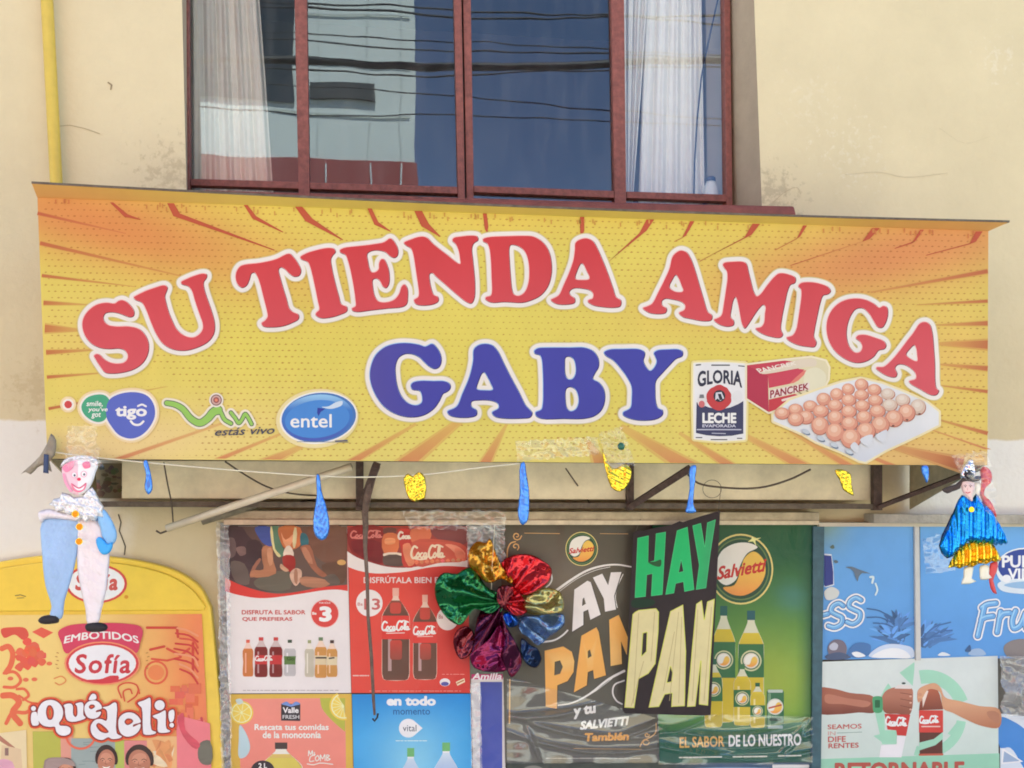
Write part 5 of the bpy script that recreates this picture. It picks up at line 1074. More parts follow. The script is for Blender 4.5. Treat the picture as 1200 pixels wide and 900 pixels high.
# ---------------------------------------------------------------- 10. cut off blue poster at the right edge
a = poster([(1171.5,836),(1262,845),(1265,985),(1172.5,985)], 'blue and white poster cut by the right edge below the crumpled clear sheet', m=M_GLOSS, Y=-.030, base=S(206,214,222))
Z = lambda l: zm(955,770,4.898,l)
a.part('blue_curve'); a.curve(Z([(1062,345),(1140,370),(1200,410),(1400,600),(1400,900),(1200,640),(1120,520),(1062,520)]), S(70,132,200)); a.part('triangle'); a.poly(Z([(1075,520),(1195,600),(1068,615)]), S(232,238,242)); a.poly(Z([(1085,540),(1175,596),(1078,604)]), S(150,170,196))
a.build()
# ---------------------------------------------------------------- 11. board under the middle posters
a = poster([(594,894.5),(951,893.5),(952,985),(596,985)], 'dark poster at the bottom edge under the dark grey and the green posters', m=M_WRAP, Y=-.029, base=lambda u,v: mix(S(66,72,66), S(70,96,126), max(0,min(1,(u-780)/60))*.8))
a.part('white_shapes'); a.ell(625,905,14,8,S(120,120,112)); a.ell(860,904,70,5,S(120,150,180)); a.rect(905,896,948,900,S(214,214,210),1)
a.build()
# ================================================================== yellow board with a rounded top, far left
YB = mat('yellow_board_paint', S(226,192,62), rough=.4, var=.08, vscale=10, bump=.05, bscale=20, coat=.3)
yb = empty('display_board', at(110,985,-.05), 'yellow display board with a rounded top and a red oval emblem behind the clown doll', 'display board')
def slab(name, pts, Y, depth, m, bev=.006, parent=yb):
    bm = bmesh.new(); vs = [bm.verts.new(at(u,v,Y)) for u,v in pts]; f = bm.faces.new(vs)
    r = bmesh.ops.extrude_face_region(bm, geom=[f]); bmesh.ops.translate(bm, vec=(0,depth,0), verts=[e for e in r['geom'] if isinstance(e, bmesh.types.BMVert)])
    bmesh.ops.recalc_face_normals(bm, faces=bm.faces)
    fe = [e for e in bm.edges if all(abs(v.co.y-Y) < 1e-5 for v in e.verts)]
    bmesh.ops.bevel(bm, geom=fe, offset=bev, segments=3, affect='EDGES', profile=.5)
    me = bpy.data.meshes.new(name); bm.to_mesh(me); bm.free(); me.materials.append(m); return link(name, me, parent)
slab('board', smooth([(-70,676),(-30,664),(0,658),(40,652),(80,650),(120,651.5),(170,658.5),(208,670),(234,688),(247,712)],4,False)+[(252,760),(258,830),(262,900),(266,985),(-70,985)], -.055, .05, YB, .008)
slab('raised_arch', smooth([(-70,684),(-30,672),(0,666),(40,660),(80,657.5),(120,658.5),(165,664.5),(200,675),(225,691),(241,711)],4,False)+[(238,715.5),(-70,717)], -.068, .012, YB, .006)
a = Art(yb, ypl(-.0685), M_MATTE, base=.0006)
a.part('oval_emblem'); a.ell(113,684,36,23,S(200,72,64)); a.ell(113,684,33,20.5,S(232,224,210)); a.ell(113,684,31,18.8,S(236,230,220)); a.text('Sofía', (88,672,138,692), S(196,84,74), bold=.035, shear=.15, space=1.12); a.ell(148,699.5,2.4,2.2,S(206,140,40))
a.strokes([([(18,698),(24,697),(30,699)],.6),([(20,701),(28,700.5)],.5)], S(140,120,60), h=.4)
a.build()
a = poster([(-62,721),(236.5,719.5),(250,985),(-62,985)], 'orange cold meats poster with ornaments and smiling faces fixed on the yellow board', m=M_GLOSS, pm=ypl(-.0585),
    base=lambda u,v: mix(mix(S(236,196,118), S(228,150,84), max(0,min(1,(u-110)/110))), S(222,120,84), max(0,min(.8,(u-185)/70))))
Z = lambda l: zm(0,675,4,l)
OR = S(216,104,70); O2 = S(222,128,84); RX = S(206,82,66)
a.part('ornament')
a.curve(Z([(5,250),(60,240),(120,245),(135,280),(110,300),(70,275),(20,290)]), RX); a.poly(Z([(150,262),(195,240),(250,265),(205,292)]), S(214,92,70))
for k in range(26):
    x, y = random.uniform(60,205), random.uniform(310,440)
    if math.hypot((x-133)/75, (y-375)/65) < 1: a.curve(blot(x/4,675+y/4,5,4.4,9,.25), S(random.randint(206,220),random.randint(84,104),random.randint(64,80)),2)
for l, w_ in (([(10,340),(40,330),(60,360),(50,420),(30,450)],3.2),([(20,455),(70,450),(98,490),(70,520),(20,520)],1.8),([(80,530),(115,530),(135,560),(110,580)],1.6),([(90,560),(150,595),(260,590)],1.2),([(255,480),(290,470),(310,490),(280,510),(260,500)],.8),([(15,560),(60,560),(90,590),(60,640),(95,690)],3.6),([(30,690),(60,640),(120,640),(160,620)],2.2)): a.strokes([(smooth(Z(l),4,False),w_)], OR if w_ > 1 else S(214,140,80), h=.6)
for x, y in ((232,410),(122,486),(162,484),(50,480)): a.ell(*Z([(x,y)])[0],3.4,2.3,S(214,110,76))
for l in ([(690,242),(830,242)],[(830,242),(835,285)],[(705,345),(770,330)],[(905,315),(905,450)]): a.strokes([(Z(l),1.5)], S(196,72,56), h=.5)
a.strokes([([(183+13*math.cos(t),788+13*math.sin(t)) for t in np.linspace(0,6.28,20)],1.2)], S(214,96,66), h=.6); a.ell(183,788,9.5,9,S(222,130,78)); a.strokes([([(196,760+0),(212,768),(222,760)],1.4),([(178,772),(196,774),(212,770)],1.2)], S(206,84,62), h=.6)
for k in range(16):
    x, y = random.uniform(198,228), random.uniform(800,835); a.rect(x,y,x+random.uniform(6,16),y+random.uniform(6,14), S(random.randint(206,222),random.randint(100,128),random.randint(70,88)))
for k in range(9): a.strokes([(smooth([(208+random.uniform(-4,4),736+k*6),(222+random.uniform(-4,6),738+k*6.5),(232,745+k*7)],3,False),1.1)], S(*random.choice([(206,84,66),(230,150,110),(196,66,60)])), h=.6)
for l in ([(570,570),(555,520),(590,500),(640,510),(655,550)],[(585,585),(580,540),(610,530),(620,550)],[(600,590),(640,560),(650,530)]): a.strokes([(smooth(Z(l),4,False),.9)], S(206,84,60), h=.5)
for k in range(14): a.strokes([([(random.uniform(206,240),random.uniform(838,872)),(random.uniform(206,244),random.uniform(838,872))],random.uniform(.6,1.4))], S(*random.choice([(206,90,84),(232,170,130),(226,130,110),(190,70,80)])), h=.6)
a.part('photograph')
def jit(col): return lambda u,v: tuple(c*(1+.16*math.sin(u*1.7+v*.9)*math.cos(v*1.3-u*.6)) for c in col)
def px(col, *l): a.curve(Z(l), jit(col), 3)
def pq(col, *l): a.poly(Z(l), col)
pq(S(178,178,78),(155,728),(330,728),(330,1000),(160,1000)); pq(S(214,150,130),(285,740),(345,740),(335,1000),(290,1000)); pq(S(150,164,158),(335,760),(545,760),(545,1000),(335,1000)); pq(S(176,186,90),(540,770),(585,770),(585,1000),(545,1000)); pq(S(212,134,128),(583,770),(700,770),(700,1000),(585,1000)); pq(S(226,176,120),(690,750),(830,750),(830,1000),(690,1000)); pq(S(226,124,128),(828,650),(985,690),(995,1000),(832,1000))
pq(S(226,206,160),(0,735),(125,720),(130,1000),(-100,1000)); pq(S(176,120,96),(0,745),(75,805),(70,815),(-10,765)); pq(S(216,190,150),(10,790),(100,810),(115,1000),(0,1000)); pq(S(140,110,100),(25,805),(42,805),(42,840),(25,840)); px(S(214,160,176),(0,860),(60,870),(70,960),(0,960))
for k in range(12):
    x, y = random.uniform(355,540), random.uniform(770,900); a.strokes([(Z([(x,y),(x+random.uniform(20,50),y+random.uniform(-4,4))]),.4)], S(128,144,138), h=.4)
for k in range(16): px(S(*random.choice([(206,130,84),(236,206,170),(216,150,96)])),*[(random.uniform(710,820),random.uniform(760,900)) for _ in range(3)])
px(S(112,110,96),(940,780),(985,770),(990,880),(950,880),(930,850)); px(S(206,84,96),(835,660),(860,640),(870,720),(940,790),(920,810),(860,750))
a.strokes([([(95+17*math.cos(t),861+16*math.sin(t)) for t in np.linspace(0,3.6,16)],1.3)], S(222,110,84), h=.6)
def face(cx, cy, rx, ry, tilt=0):
    px(S(62,46,42),(cx-rx*1.02,cy+ry*.25),(cx-rx*1.08,cy-ry*.5),(cx-rx*.5,cy-ry*1.15),(cx+rx*.3,cy-ry*1.22),(cx+rx*1.05,cy-ry*.6),(cx+rx*1.1,cy+ry*.3),(cx+rx*.7,cy+ry*.35),(cx-rx*.7,cy+ry*.3))
    a.ell(*Z([(cx,cy+ry*.1)])[0],rx*.88/4,ry*.98/4,S(182,122,96),tilt); a.ell(*Z([(cx,cy-ry*.2)])[0],rx*.6/4,ry*.4/4,S(200,142,114),tilt)
    for s in (-1,1): a.strokes([(smooth(Z([(cx+s*rx*.18,cy-ry*.08),(cx+s*rx*.38,cy-ry*.16),(cx+s*rx*.58,cy-ry*.06)]),3,False),.32)], S(58,36,32), h=.25); a.ell(*Z([(cx+s*rx*.38,cy+ry*.03)])[0],.8,.5,S(50,32,30))
    a.strokes([(smooth(Z([(cx-rx*.05,cy+ry*.05),(cx-rx*.1,cy+ry*.3),(cx+rx*.1,cy+ry*.33)]),3,False),.28)], S(140,84,66), h=.25)
    a.curve(Z([(cx-rx*.4,cy+ry*.5),(cx,cy+ry*.56),(cx+rx*.42,cy+ry*.48),(cx,cy+ry*.74)]), S(236,226,216))
face(500,862,46,58,.1); face(655,866,58,62,-.25); px(S(150,130,124),(212,862),(270,848),(330,860),(360,900),(340,990),(230,990)); face(312,905,40,44); px(S(158,138,130),(218,868),(262,850),(340,862),(356,890),(300,880),(270,905),(258,960),(232,960))
px(S(206,180,190),(440,960),(500,930),(560,960),(560,1000),(440,1000)); px(S(220,200,190),(600,970),(660,940),(730,970),(730,1000),(600,1000))
a.part('emblem'); a.curve(Z([(275,262),(315,234),(400,222),(490,219),(590,222),(660,236),(672,262),(660,310),(640,362),(480,330),(312,362),(290,310)]), S(200,64,90)); ar = lambda x0,x1,y0,y1,s: (lambda p,q: (x0+p*(x1-x0)+(q-.5)*(.5-p)*3.5*-1, y0+(y1-y0)*q+s*(2*p-1)**2))
a.text('EMBOTIDOS', None, S(240,222,214), bold=.025, warp=ar(76,163,739.5,748.5,5.8))
ecx, ecy = Z([(482,408)])[0]; a.ell(ecx,ecy,44.5,25.6,S(226,140,100)); a.ell(ecx,ecy,42.5,24,S(202,64,68)); a.ell(ecx,ecy,39.5,21.6,S(240,226,216)); a.ell(ecx,ecy,38.2,20.6,S(236,230,224))
a.text('Sofía', zb(0,675,4,352,364,614,456), S(192,58,66), bold=.022, shear=.12, space=1.12); a.curve(Z([(400,487),(470,482),(540,466),(560,472),(552,490),(500,500),(440,500)]), S(202,58,66)); a.strokes([(smooth(Z([(385,488),(460,490),(520,468),(555,468)]),3,False),.6)], S(196,60,66), h=.4)
for k in range(5):
    for s in (-1,1): x = 482+s*(205+6*(k%2)); a.strokes([(Z([(x,360+k*18),(x+s*8,358+k*18)]),.5)], S(176,120,60), h=.4)
a.part('lettering')
OL = [(.13,S(214,84,54)),(.085,S(122,44,40))]; WT = S(244,236,230)
Z5 = lambda l: smooth(zm(0,780,7.5,l),4); Z6b = lambda l: smooth(zm(130,780,7.5,l),4)
dsc = lambda cx,cy,r: [(cx+r*math.cos(t),cy+r*math.sin(t)) for t in np.linspace(0,6.283,17)[:-1]]
QD = [[Z5([(285,412),(325,405),(335,450),(346,515),(290,520)])],[dsc(40,829.8,2.9)],
 [Z5([(335,430),(345,370),(380,320),(430,300),(490,305),(540,345),(560,400),(550,460),(525,500),(532,522),(560,525),(600,530),(626,552),(620,590),(580,611),(530,605),(500,575),(488,535),(440,535),(380,520),(345,480)]),Z5([(410,400),(425,350),(450,345),(475,380),(478,430),(460,470),(430,470),(415,440)])],
 [Z5([(565,345),(625,330),(645,350),(648,425),(668,448),(684,430),(680,350),(668,334),(725,320),(738,340),(738,430),(758,455),(720,475),(640,490),(595,475),(578,420),(575,370)])],
 [Z5([(748,395),(752,345),(785,312),(835,303),(880,325),(900,372),(850,392),(848,406),(892,402),(878,440),(830,463),(775,450)]),Z5([(785,362),(800,340),(832,342),(840,358),(805,380)])],[Z5([(785,296),(815,245),(845,252),(850,288),(805,300)])],
 [Z5([(905,365),(960,350),(1010,320),(1030,332),(1030,590),(1075,618),(1060,632),(985,640),(960,625),(900,650),(840,630),(805,580),(805,520),(840,475),(890,465),(940,480),(945,400),(930,378)]),Z5([(850,520),(870,500),(920,530),(960,580),(930,590),(880,570)])],
 [Z6b([(70,525),(78,455),(125,415),(190,410),(240,440),(266,492),(200,516),(198,534),(262,510),(255,560),(210,605),(140,620),(90,590)]),Z6b([(122,492),(145,462),(190,468),(200,488),(150,520)])],
 [Z6b([(240,325),(300,300),(345,280),(353,300),(360,560),(400,580),(390,595),(295,600),(285,560),(275,370),(252,345)])],
 [Z6b([(370,440),(430,415),(480,390),(486,410),(492,550),(525,570),(515,580),(430,585),(415,570),(412,470),(385,455)])],[dsc(187.6,826,6)],[Z6b([(512,402),(555,385),(552,480),(525,495)])],[dsc(201.7,849.3,2.7)]]
X, Y, F = field(QD, 6, .4)
A_ = lambda lv, c: a.sdf(F, X, Y, lv, c)
A_(3.4,S(216,86,54)); A_(1.5,S(128,44,40)); A_(0,WT)
a.build()
# ================================================================== hanging HAY PAN board
hp0, hp1, hp2 = at(743,619,-.10), at(730,835,-.10), at(844,599,-.30)
hn = (hp1-hp0).cross(hp2-hp0); hpm = plane_at(hp0, hn)
hp = empty('hanging_sign', hpm(781,837), 'black hanging sign with green HAY and cream PAN letters', 'sign')
a = Art(hp, hpm, M_MATTE, base=.004)
Z = lambda l: zm(720,590,3.464,l)
a.part('lettering'); GN = lambda u,v: mix(S(34,176,100), S(58,150,96), max(0,min(1,(u-810)/30))); a.layer += 1
HL = [Z([(95,140),(140,130),(138,238),(163,232),(170,122),(210,115),(196,370),(150,376),(155,285),(133,290),(128,378),(84,383)])], [Z([(255,110),(298,95),(325,350),(285,358),(281,318),(250,325),(243,364),(208,370)]), Z([(272,230),(281,275),(262,280)])], [Z([(318,90),(352,80),(368,175),(378,78),(412,65),(391,200),(373,343),(332,350),(345,250)])]
for l in HL: a.loops(l, S(70,190,120)); a.loops([dp(q,.1) for q in contours(sdf_poly(l,*grid(bbox(l,2),.4)),*grid(bbox(l,2),.4),-.7)], GN)
a.curve(Z([(138,238),(165,236),(190,228),(188,255),(165,254)]), S(40,84,48))
PL = [Z([(85,440),(100,432),(170,425),(182,440),(180,520),(168,650),(140,690),(100,712),(82,830),(42,828),(75,450)]), Z([(118,527),(133,523),(130,600),(112,618)])], [Z([(228,437),(280,410),(292,600),(287,822),(232,825),(235,770),(206,775),(182,825),(140,828)]), Z([(229,662),(237,690),(233,722),(215,726)])], [Z([(333,408),(356,392),(366,470),(378,398),(408,386),(396,560),(381,820),(344,815),(352,640),(330,823),(296,825),(315,600)])]
for l in PL: a.loops(l, S(206,210,96)); a.loops([dp(q,.1) for q in contours(sdf_poly(l,*grid(bbox(l,2),.4)),*grid(bbox(l,2),.4),-.9)], S(212,202,148))
for x0,y0,x1,y1 in ((100,445,78,810),(165,440,150,640),(262,440,225,800),(275,460,262,810),(340,430,318,800),(395,420,365,800),(120,640,70,820),(245,520,200,760)): a.strokes([(Z([(x0,y0),(x1,y1)]),.3)], S(176,160,112), h=.4)
a.curve(Z([(74,392),(150,388),(168,400),(150,416),(74,420)]), S(26,52,34))
a.build()
def hslab(name, pts, m, d0=.0, d1=-.006):
    bm = bmesh.new(); f = [bm.verts.new(hpm(u,v,d0)) for u,v in pts]; bk = [bm.verts.new(hpm(u,v,d1)) for u,v in pts]; n = len(pts); bm.faces.new(f); bm.faces.new(bk[::-1])
    for i in range(n): bm.faces.new((f[i],bk[i],bk[(i+1)%n],f[(i+1)%n]))
    bmesh.ops.recalc_face_normals(bm, faces=bm.faces); me = bpy.data.meshes.new(name); bm.to_mesh(me); bm.free(); me.materials.append(m); return link(name, me, hp)
hslab('board', Z([(78,118),(100,108),(115,112),(170,98),(230,88),(265,72),(278,76),(350,52),(428,30),(420,200),(405,520),(390,858),(370,860),(250,858),(120,853),(44,852),(34,838),(50,640),(62,430)]), mat('black_board', S(44,35,35), rough=.7, var=.25, vscale=10, bump=.12, bscale=20), .004)
b = MB(); b.tube([hpm(843,602,.01)+Vector((0,.01,0)), at(844.5,575,-.36), at(844,571,-.37)], .0012, 5); b.tube([at(844.5+11*math.cos(t)-10, 573+10.5*math.sin(t), -.37) for t in np.linspace(0,6.28,20)], .0012, 5)
b.tube([hpm(746,622,.008), at(749,612,-.11), at(752,605,-.09)], .0012, 5)
b.build('wire_hook', mat('thin_wire', S(96,88,76), rough=.5, metal=.5), hp)
# ================================================================== things hung from the sign and the shopfront
from mathutils import noise as mnoise
def foil(name, col, rough=.22, bump=.8, bscale=30, metal=.9): return mat(name, col, rough=rough, metal=metal, bump=bump*.6, bscale=bscale*.4, var=.12, vscale=18, bdet=1)
F_BLUE = foil('blue_foil', S(30,140,214), .2, 1.0, 38); F_GOLD = foil('gold_foil', S(238,196,60), .18, .9, 34); F_GREEN = foil('green_foil', S(22,118,66), .14, .7, 22); F_RED = foil('red_foil', S(210,48,58), .2, .7, 22, .7)
F_SILV = foil('silver_foil', S(214,216,220), .2, 1.0, 34); F_PURP = foil('purple_foil', S(120,24,80), .2, .9, 24); F_DRED = foil('dark_red_foil', S(120,26,38), .25, .8, 24, .7); F_YSIL = foil('pale_gold_foil', S(206,196,140), .3, .8, 30); F_SBLUE = foil('silver_blue_foil', S(150,176,206), .15, 1.0, 26); F_NAVY = foil('navy_foil', S(44,64,100), .2, .8, 26); F_MAG = foil('magenta_foil', S(176,36,104), .2, .8, 26)
RUBB = mat('blue_shiny_foil', S(64,136,224), rough=.22, metal=.5, bump=.5, bscale=15, var=.15, vscale=30, coat=.6, bdet=2)
# ---------------------------------------------------------------- deflated balloons
for k, (pts, lab) in enumerate((
    ([(168,541),(172,539),(175,548),(178,562),(178.5,574),(174,579.5),(169.5,573),(171,556)], 'short blue deflated balloon closest to the clown doll'),
    ([(371,556),(374,556),(377,575),(384,600),(386,620),(382,631),(376,633),(369,627),(367,610),(371,580)], 'large blue deflated balloon hanging over the cream poster with seven bottles'),
    ([(610,543),(614.5,541),(617,555),(620,575),(620,598),(617.5,612),(611.5,615),(607,604),(609,578)], 'long blue deflated balloon hanging above the top left of the dark grey poster'),
    ([(808.5,547),(815.5,545),(815,560),(813,582),(813,592),(816,600),(803.5,600.5),(805,592),(808,572)], 'creased blue deflated balloon hanging above the hanging black sign'),
    ([(1080,546),(1087,545.5),(1089,556),(1086,566),(1083,560),(1080,553)], 'tiny blue deflated balloon near the doll with the foil skirt'))):
    tag(puff('deflated_balloon', [smooth(pts,3)], -.645, .007 if k else .005, RUBB, wr=.010, h=1.3, prof=4, seed=k), lab, 'balloon', 'blue balloons along the sign edge')
for k, (pts, lab) in enumerate((
    ([(473,560),(478,555),(484,558),(490,553),(496,556),(499,564),(498,584),(492,586),(486,588),(479,584),(475,573)], 'crumpled gold foil scrap hanging left of the middle of the sign edge'),
    ([(706,527),(709,532),(714,545),(722,549),(730,544),(736,545),(740.5,553),(736,568),(726,576.5),(716,571),(711,556),(707,540)], 'gold foil scrap drooping under the clear plastic bag'),
    ([(978,551),(986,550),(992,552),(997,556),(998,568),(1000.5,581),(994,578),(988,574),(984,563)], 'yellow gold foil scrap hanging near the sign end by the egg picture'))):
    tag(puff('foil_scrap', [smooth(pts,2)], -.635, .004, F_GOLD, wr=.014, h=1.1, prof=3, seed=20+k), lab, 'foil decoration', 'gold foil scraps along the sign edge')
# ---------------------------------------------------------------- clown doll
Z = lambda l: zm(20,510,3.9125,l)
cl = empty('clown_doll', at(95,735,-.655), 'hanging paper clown doll with a pink and white face, blue and silver trousers', 'doll')
CB = mat('pale_blue_satin', S(150,182,218), rough=.38, var=.12, vscale=14, bump=.15, bscale=6, bdet=1, stretch=(1,1,.5)); CS = mat('silver_satin', S(222,214,216), rough=.4, metal=.08, var=.05, vscale=14, bump=.18, bscale=6, bdet=1, stretch=(1,1,.5)); CK = mat('black_felt', S(44,40,42), rough=.8)
puff('trouser_leg', [smooth(Z([(118,382),(200,372),(285,380),(278,520),(262,610),(240,690),(218,760),(206,838),(178,846),(150,828),(158,785),(130,690),(116,560)]),3)], -.66, .015, CB, cl, wr=.010, prof=14, seed=1, label='pale blue trouser leg')
puff('trouser_leg', [smooth(Z([(262,384),(372,390),(415,480),(424,560),(420,620),(408,720),(388,800),(372,862),(345,872),(322,862),(314,800),(295,720),(276,610),(272,500)]),3)], -.655, .015, CS, cl, wr=.012, prof=14, seed=2, label='silver trouser leg')
puff('sleeve', [smooth(Z([(365,345),(395,338),(420,365),(445,410),(458,455),(446,496),(415,502),(392,470),(380,420),(368,390)]),3)], -.672, .012, mat('sky_blue_satin', S(130,182,232), rough=.4, var=.1, bump=.4, bscale=25), cl, wr=.008, prof=9, seed=3)
puff('sleeve', [smooth(Z([(97,354),(150,338),(215,356),(282,372),(284,392),(200,386),(130,386),(112,404)]),3)], -.674, .015, CS, cl, wr=.012, prof=6, seed=4, label='silver sleeve')
puff('glove', [smooth(Z([(362,478),(378,466),(398,480),(415,498),(438,488),(436,520),(420,542),(396,548),(376,530)]),3)], -.68, .008, mat('bright_blue_felt', S(64,162,226), rough=.7), cl, prof=4)
puff('vest_panel', [smooth(Z([(342,352),(370,340),(376,388),(345,392)]),2)], -.676, .004, mat('denim_blue', S(74,112,166), rough=.6), cl, prof=3)
puff('ruffle', [Z([(148,318),(170,290),(196,286),(205,262),(240,270),(262,285),(300,280),(322,250),(345,238),(362,262),(380,300),(398,328),(392,350),(400,378),(372,372),(360,396),(330,384),(318,402),(295,380),(278,398),(262,362),(230,368),(215,345),(180,352),(172,330)])], -.68, .012, mat('white_silver_foil', S(224,224,228), rough=.3, metal=.45, bump=.6, bscale=14, bdet=1, var=.1), cl, wr=.028, h=1.2, prof=5, seed=6)
def facecol(u, v):
    c = (236,190,200) if u < 20+285/3.9125 else (238,234,236); return S(*c)
hd = puff('head', [smooth(Z([(205,150),(226,122),(285,104),(345,110),(372,138),(362,168),(348,212),(322,255),(282,276),(246,262),(216,212)]),3)], -.682, .016, mat('painted_card', attr=True, rough=.5, bump=.2, bscale=30), cl, colf=facecol, prof=9, h=1.0)
def on_doll(root, Y, name, m=M_MATTE): a = Art(root, ypl(Y), m, base=.0005); a.part(name); return a
a = on_doll(hd, -.6995, 'face_paint'); PK = S(222,110,140); DK = S(120,96,110)
a.curve(Z([(208,150),(232,128),(262,120),(255,150),(225,170)]), S(232,130,160)); a.curve(Z([(300,128),(330,122),(336,146),(308,152)]), S(226,120,150)); a.strokes([(smooth(Z([(215,180),(222,215),(248,256)]),3,False),1.5)], S(234,150,176), h=.3)
for x, y in ((262,182),(306,178)): a.ell(*Z([(x,y)])[0],3.7,3.9,S(226,170,186)); a.ell(*Z([(x,y)])[0],2.7,2.9,S(240,236,238)); a.ell(*Z([(x+2,y+2)])[0],1.2,1.4,S(70,70,90))
a.ell(*Z([(284,202)])[0],2.3,1.9,S(214,60,90)); a.curve(Z([(248,222),(268,236),(286,240),(306,232),(318,218),(312,246),(286,262),(258,252)]), S(224,120,146)); a.curve(Z([(258,234),(286,246),(310,232),(300,250),(276,252)]), S(240,232,234)); a.strokes([(smooth(Z([(250,222),(284,242),(316,220)]),3,False),.5)], S(196,80,110), h=.3)
a.build()
puff('hat_brim', [smooth(Z([(196,150),(215,112),(250,98),(300,92),(350,98),(372,122),(366,140),(330,118),(270,116),(225,132)]),2)], -.69, .008, mat('white_silver_foil', S(224,224,228)), cl, wr=.02, prof=3, h=1.0, seed=8)
for x, y in ((268,361),(287,420),(285,487)):
    b = MB(); p = at(*Z([(x,y)])[0], -.70); b.tube([p+Vector((0,-.004,0)), p], .0125, 14); b.build('button', F_GOLD, cl, smooth=False, bevel=.002)
puff('shoe', [smooth(Z([(96,850),(112,832),(150,824),(188,830),(192,856),(170,864),(110,864)]),3)], -.665, .02, CK, cl, prof=6); puff('shoe', [smooth(Z([(312,872),(340,858),(372,858),(410,868),(416,884),(404,897),(320,898)]),3)], -.66, .02, CK, cl, prof=6)
# ---------------------------------------------------------------- doll with foil skirt
Z = lambda l: zm(1080,520,5,l)
dl = empty('skirt_doll', at(1138,685,-.66), 'hanging paper doll in a blue foil cape, gold foil skirt and dark hat', 'doll')
CAPE = [(235,300),(262,312),(290,335),(318,290),(350,335),(398,380),(450,460),(505,580),(492,590),(478,582),(466,596),(450,586),(436,598),(418,586),(402,592),(385,580),(368,590),(350,576),(330,588),(312,572),(290,584),(272,572),(245,600),(200,640),(150,670),(105,602),(150,500),(192,380)]
fold = lambda k, amp: (lambda u, v: amp*math.sin(u*k))
puff('cape', [smooth(Z(CAPE),2)], -.672, .02, F_BLUE, dl, wr=.004, h=1.1, prof=12, fy=lambda u,v: .007*math.sin(.42*(u+.25*(u-1140)*(640-v)/80))+.004*math.sin(.9*u+1), seed=2)
puff('cape_lining', [smooth(Z([(100,600),(150,470),(190,395),(205,480),(205,636),(148,672)]),2)], -.665, .006, F_NAVY, dl, prof=5)
puff('skirt', [smooth(Z([(250,585),(400,572),(432,610),(466,678),(440,694),(410,690),(380,706),(340,702),(300,722),(262,716),(225,732),(190,722),(155,728),(192,650)]),2)], -.665, .02, F_GOLD, dl, wr=.006, h=1.2, prof=10, fy=fold(.78,.014), seed=3)
CR = mat('cream_card', S(238,222,204), rough=.6, var=.05)
puff('foot', [smooth(Z([(250,725),(305,722),(294,790),(322,806),(232,824),(245,780)]),2)], -.655, .006, CR, dl, prof=4); puff('foot', [smooth(Z([(342,715),(396,715),(396,765),(412,785),(345,797),(340,760)]),2)], -.655, .006, CR, dl, prof=4)
puff('arm', [smooth(Z([(308,232),(342,228),(346,270),(335,308),(318,300),(312,262)]),2)], -.672, .006, CR, dl, prof=4)
hd = puff('head', [smooth(Z([(232,222),(270,216),(306,226),(308,272),(296,300),(300,332),(285,340),(272,318),(252,302),(236,272)]),3)], -.678, .012, mat('pink_card', S(232,196,190), rough=.55), dl, prof=6, h=1.0)
a = on_doll(hd, -.6912, 'face_paint')
for x in (256,286): a.strokes([(smooth(Z([(x-8,246),(x,242),(x+8,246)]),3,False),.28)], S(110,70,70), h=.25); a.ell(*Z([(x,252)])[0],.8,.6,S(70,44,50))
a.strokes([(smooth(Z([(258,284),(270,289),(284,283)]),3,False),.5)], S(196,80,90), h=.25); a.strokes([(Z([(270,258),(268,272)]),.25)], S(196,140,136), h=.25); a.build()
puff('hat', [smooth(Z([(118,270),(150,252),(200,236),(236,205),(300,192),(345,190),(344,214),(300,224),(240,226),(226,262),(180,280),(150,292)]),2)], -.682, .008, mat('dark_brown_felt', S(70,58,54), rough=.8, var=.2), dl, wr=.008, prof=4, seed=5)
puff('hat_crown', [smooth(Z([(228,198),(232,150),(258,110),(285,85),(300,112),(312,160),(312,196),(270,208)]),2)], -.686, .016, F_SILV, dl, wr=.02, prof=5, h=1.0, seed=6)
puff('hat_band', [smooth(Z([(252,160),(296,152),(306,190),(280,208),(254,196)]),2)], -.702, .004, CK, dl, prof=3)
puff('ribbon', [smooth(Z([(342,160),(362,132),(396,146),(414,190),(404,232),(376,258),(366,300),(400,330),(428,380),(440,430),(410,410),(372,368),(346,318),(338,270),(350,220)]),2)], -.668, .010, mat('red_satin', S(204,64,66), rough=.4, var=.15, bump=.5, bscale=30), dl, wr=.012, prof=5, seed=7)
puff('ribbon_tail', [smooth(Z([(402,700),(446,694),(440,750),(420,800),(442,880),(418,872),(396,815)]),2)], -.65, .005, mat('red_satin', S(204,64,66)), dl, prof=4)
b = MB(); p = at(*Z([(290,385)])[0], -.702); b.tube([p+Vector((0,-.004,0)), p], .012, 14); b.build('brooch', F_GOLD, dl, bevel=.002)
# ---------------------------------------------------------------- foil pinwheel cluster
Z = lambda l: zm(490,620,5,l)
pw = empty('foil_pinwheel', at(575,795,-.15), 'bunch of shiny foil petals in green, gold, red, silver and purple hanging between the posters', 'foil decoration')
def hole(x, y, r): return [(490+x/5+r*math.cos(t), 620+y/5+r*math.sin(t)) for t in np.linspace(0,6.283,9)[:-1]]
CEL = {}
def petal(pts, m, Y, lab, holes=(), seed=0, thick=.02, hub=(500,430), wr=.02):
    hx, hy = Z([hub])[0]
    pl = lambda u, v: (.016*math.sin(math.atan2(v-hy,u-hx)*7+seed)+.010*math.sin(math.atan2(v-hy,u-hx)*13+seed*2))*min(1,math.hypot(u-hx,v-hy)/20)+.012*math.sin(.16*u+.11*v+seed)
    puff('petal', [smooth(Z(pts),3)]+[hole(x,y,r) for x,y,r in holes], Y, .003, m, pw, wr=.004, h=1.25, prof=3, fy=pl, seed=seed, label=lab)
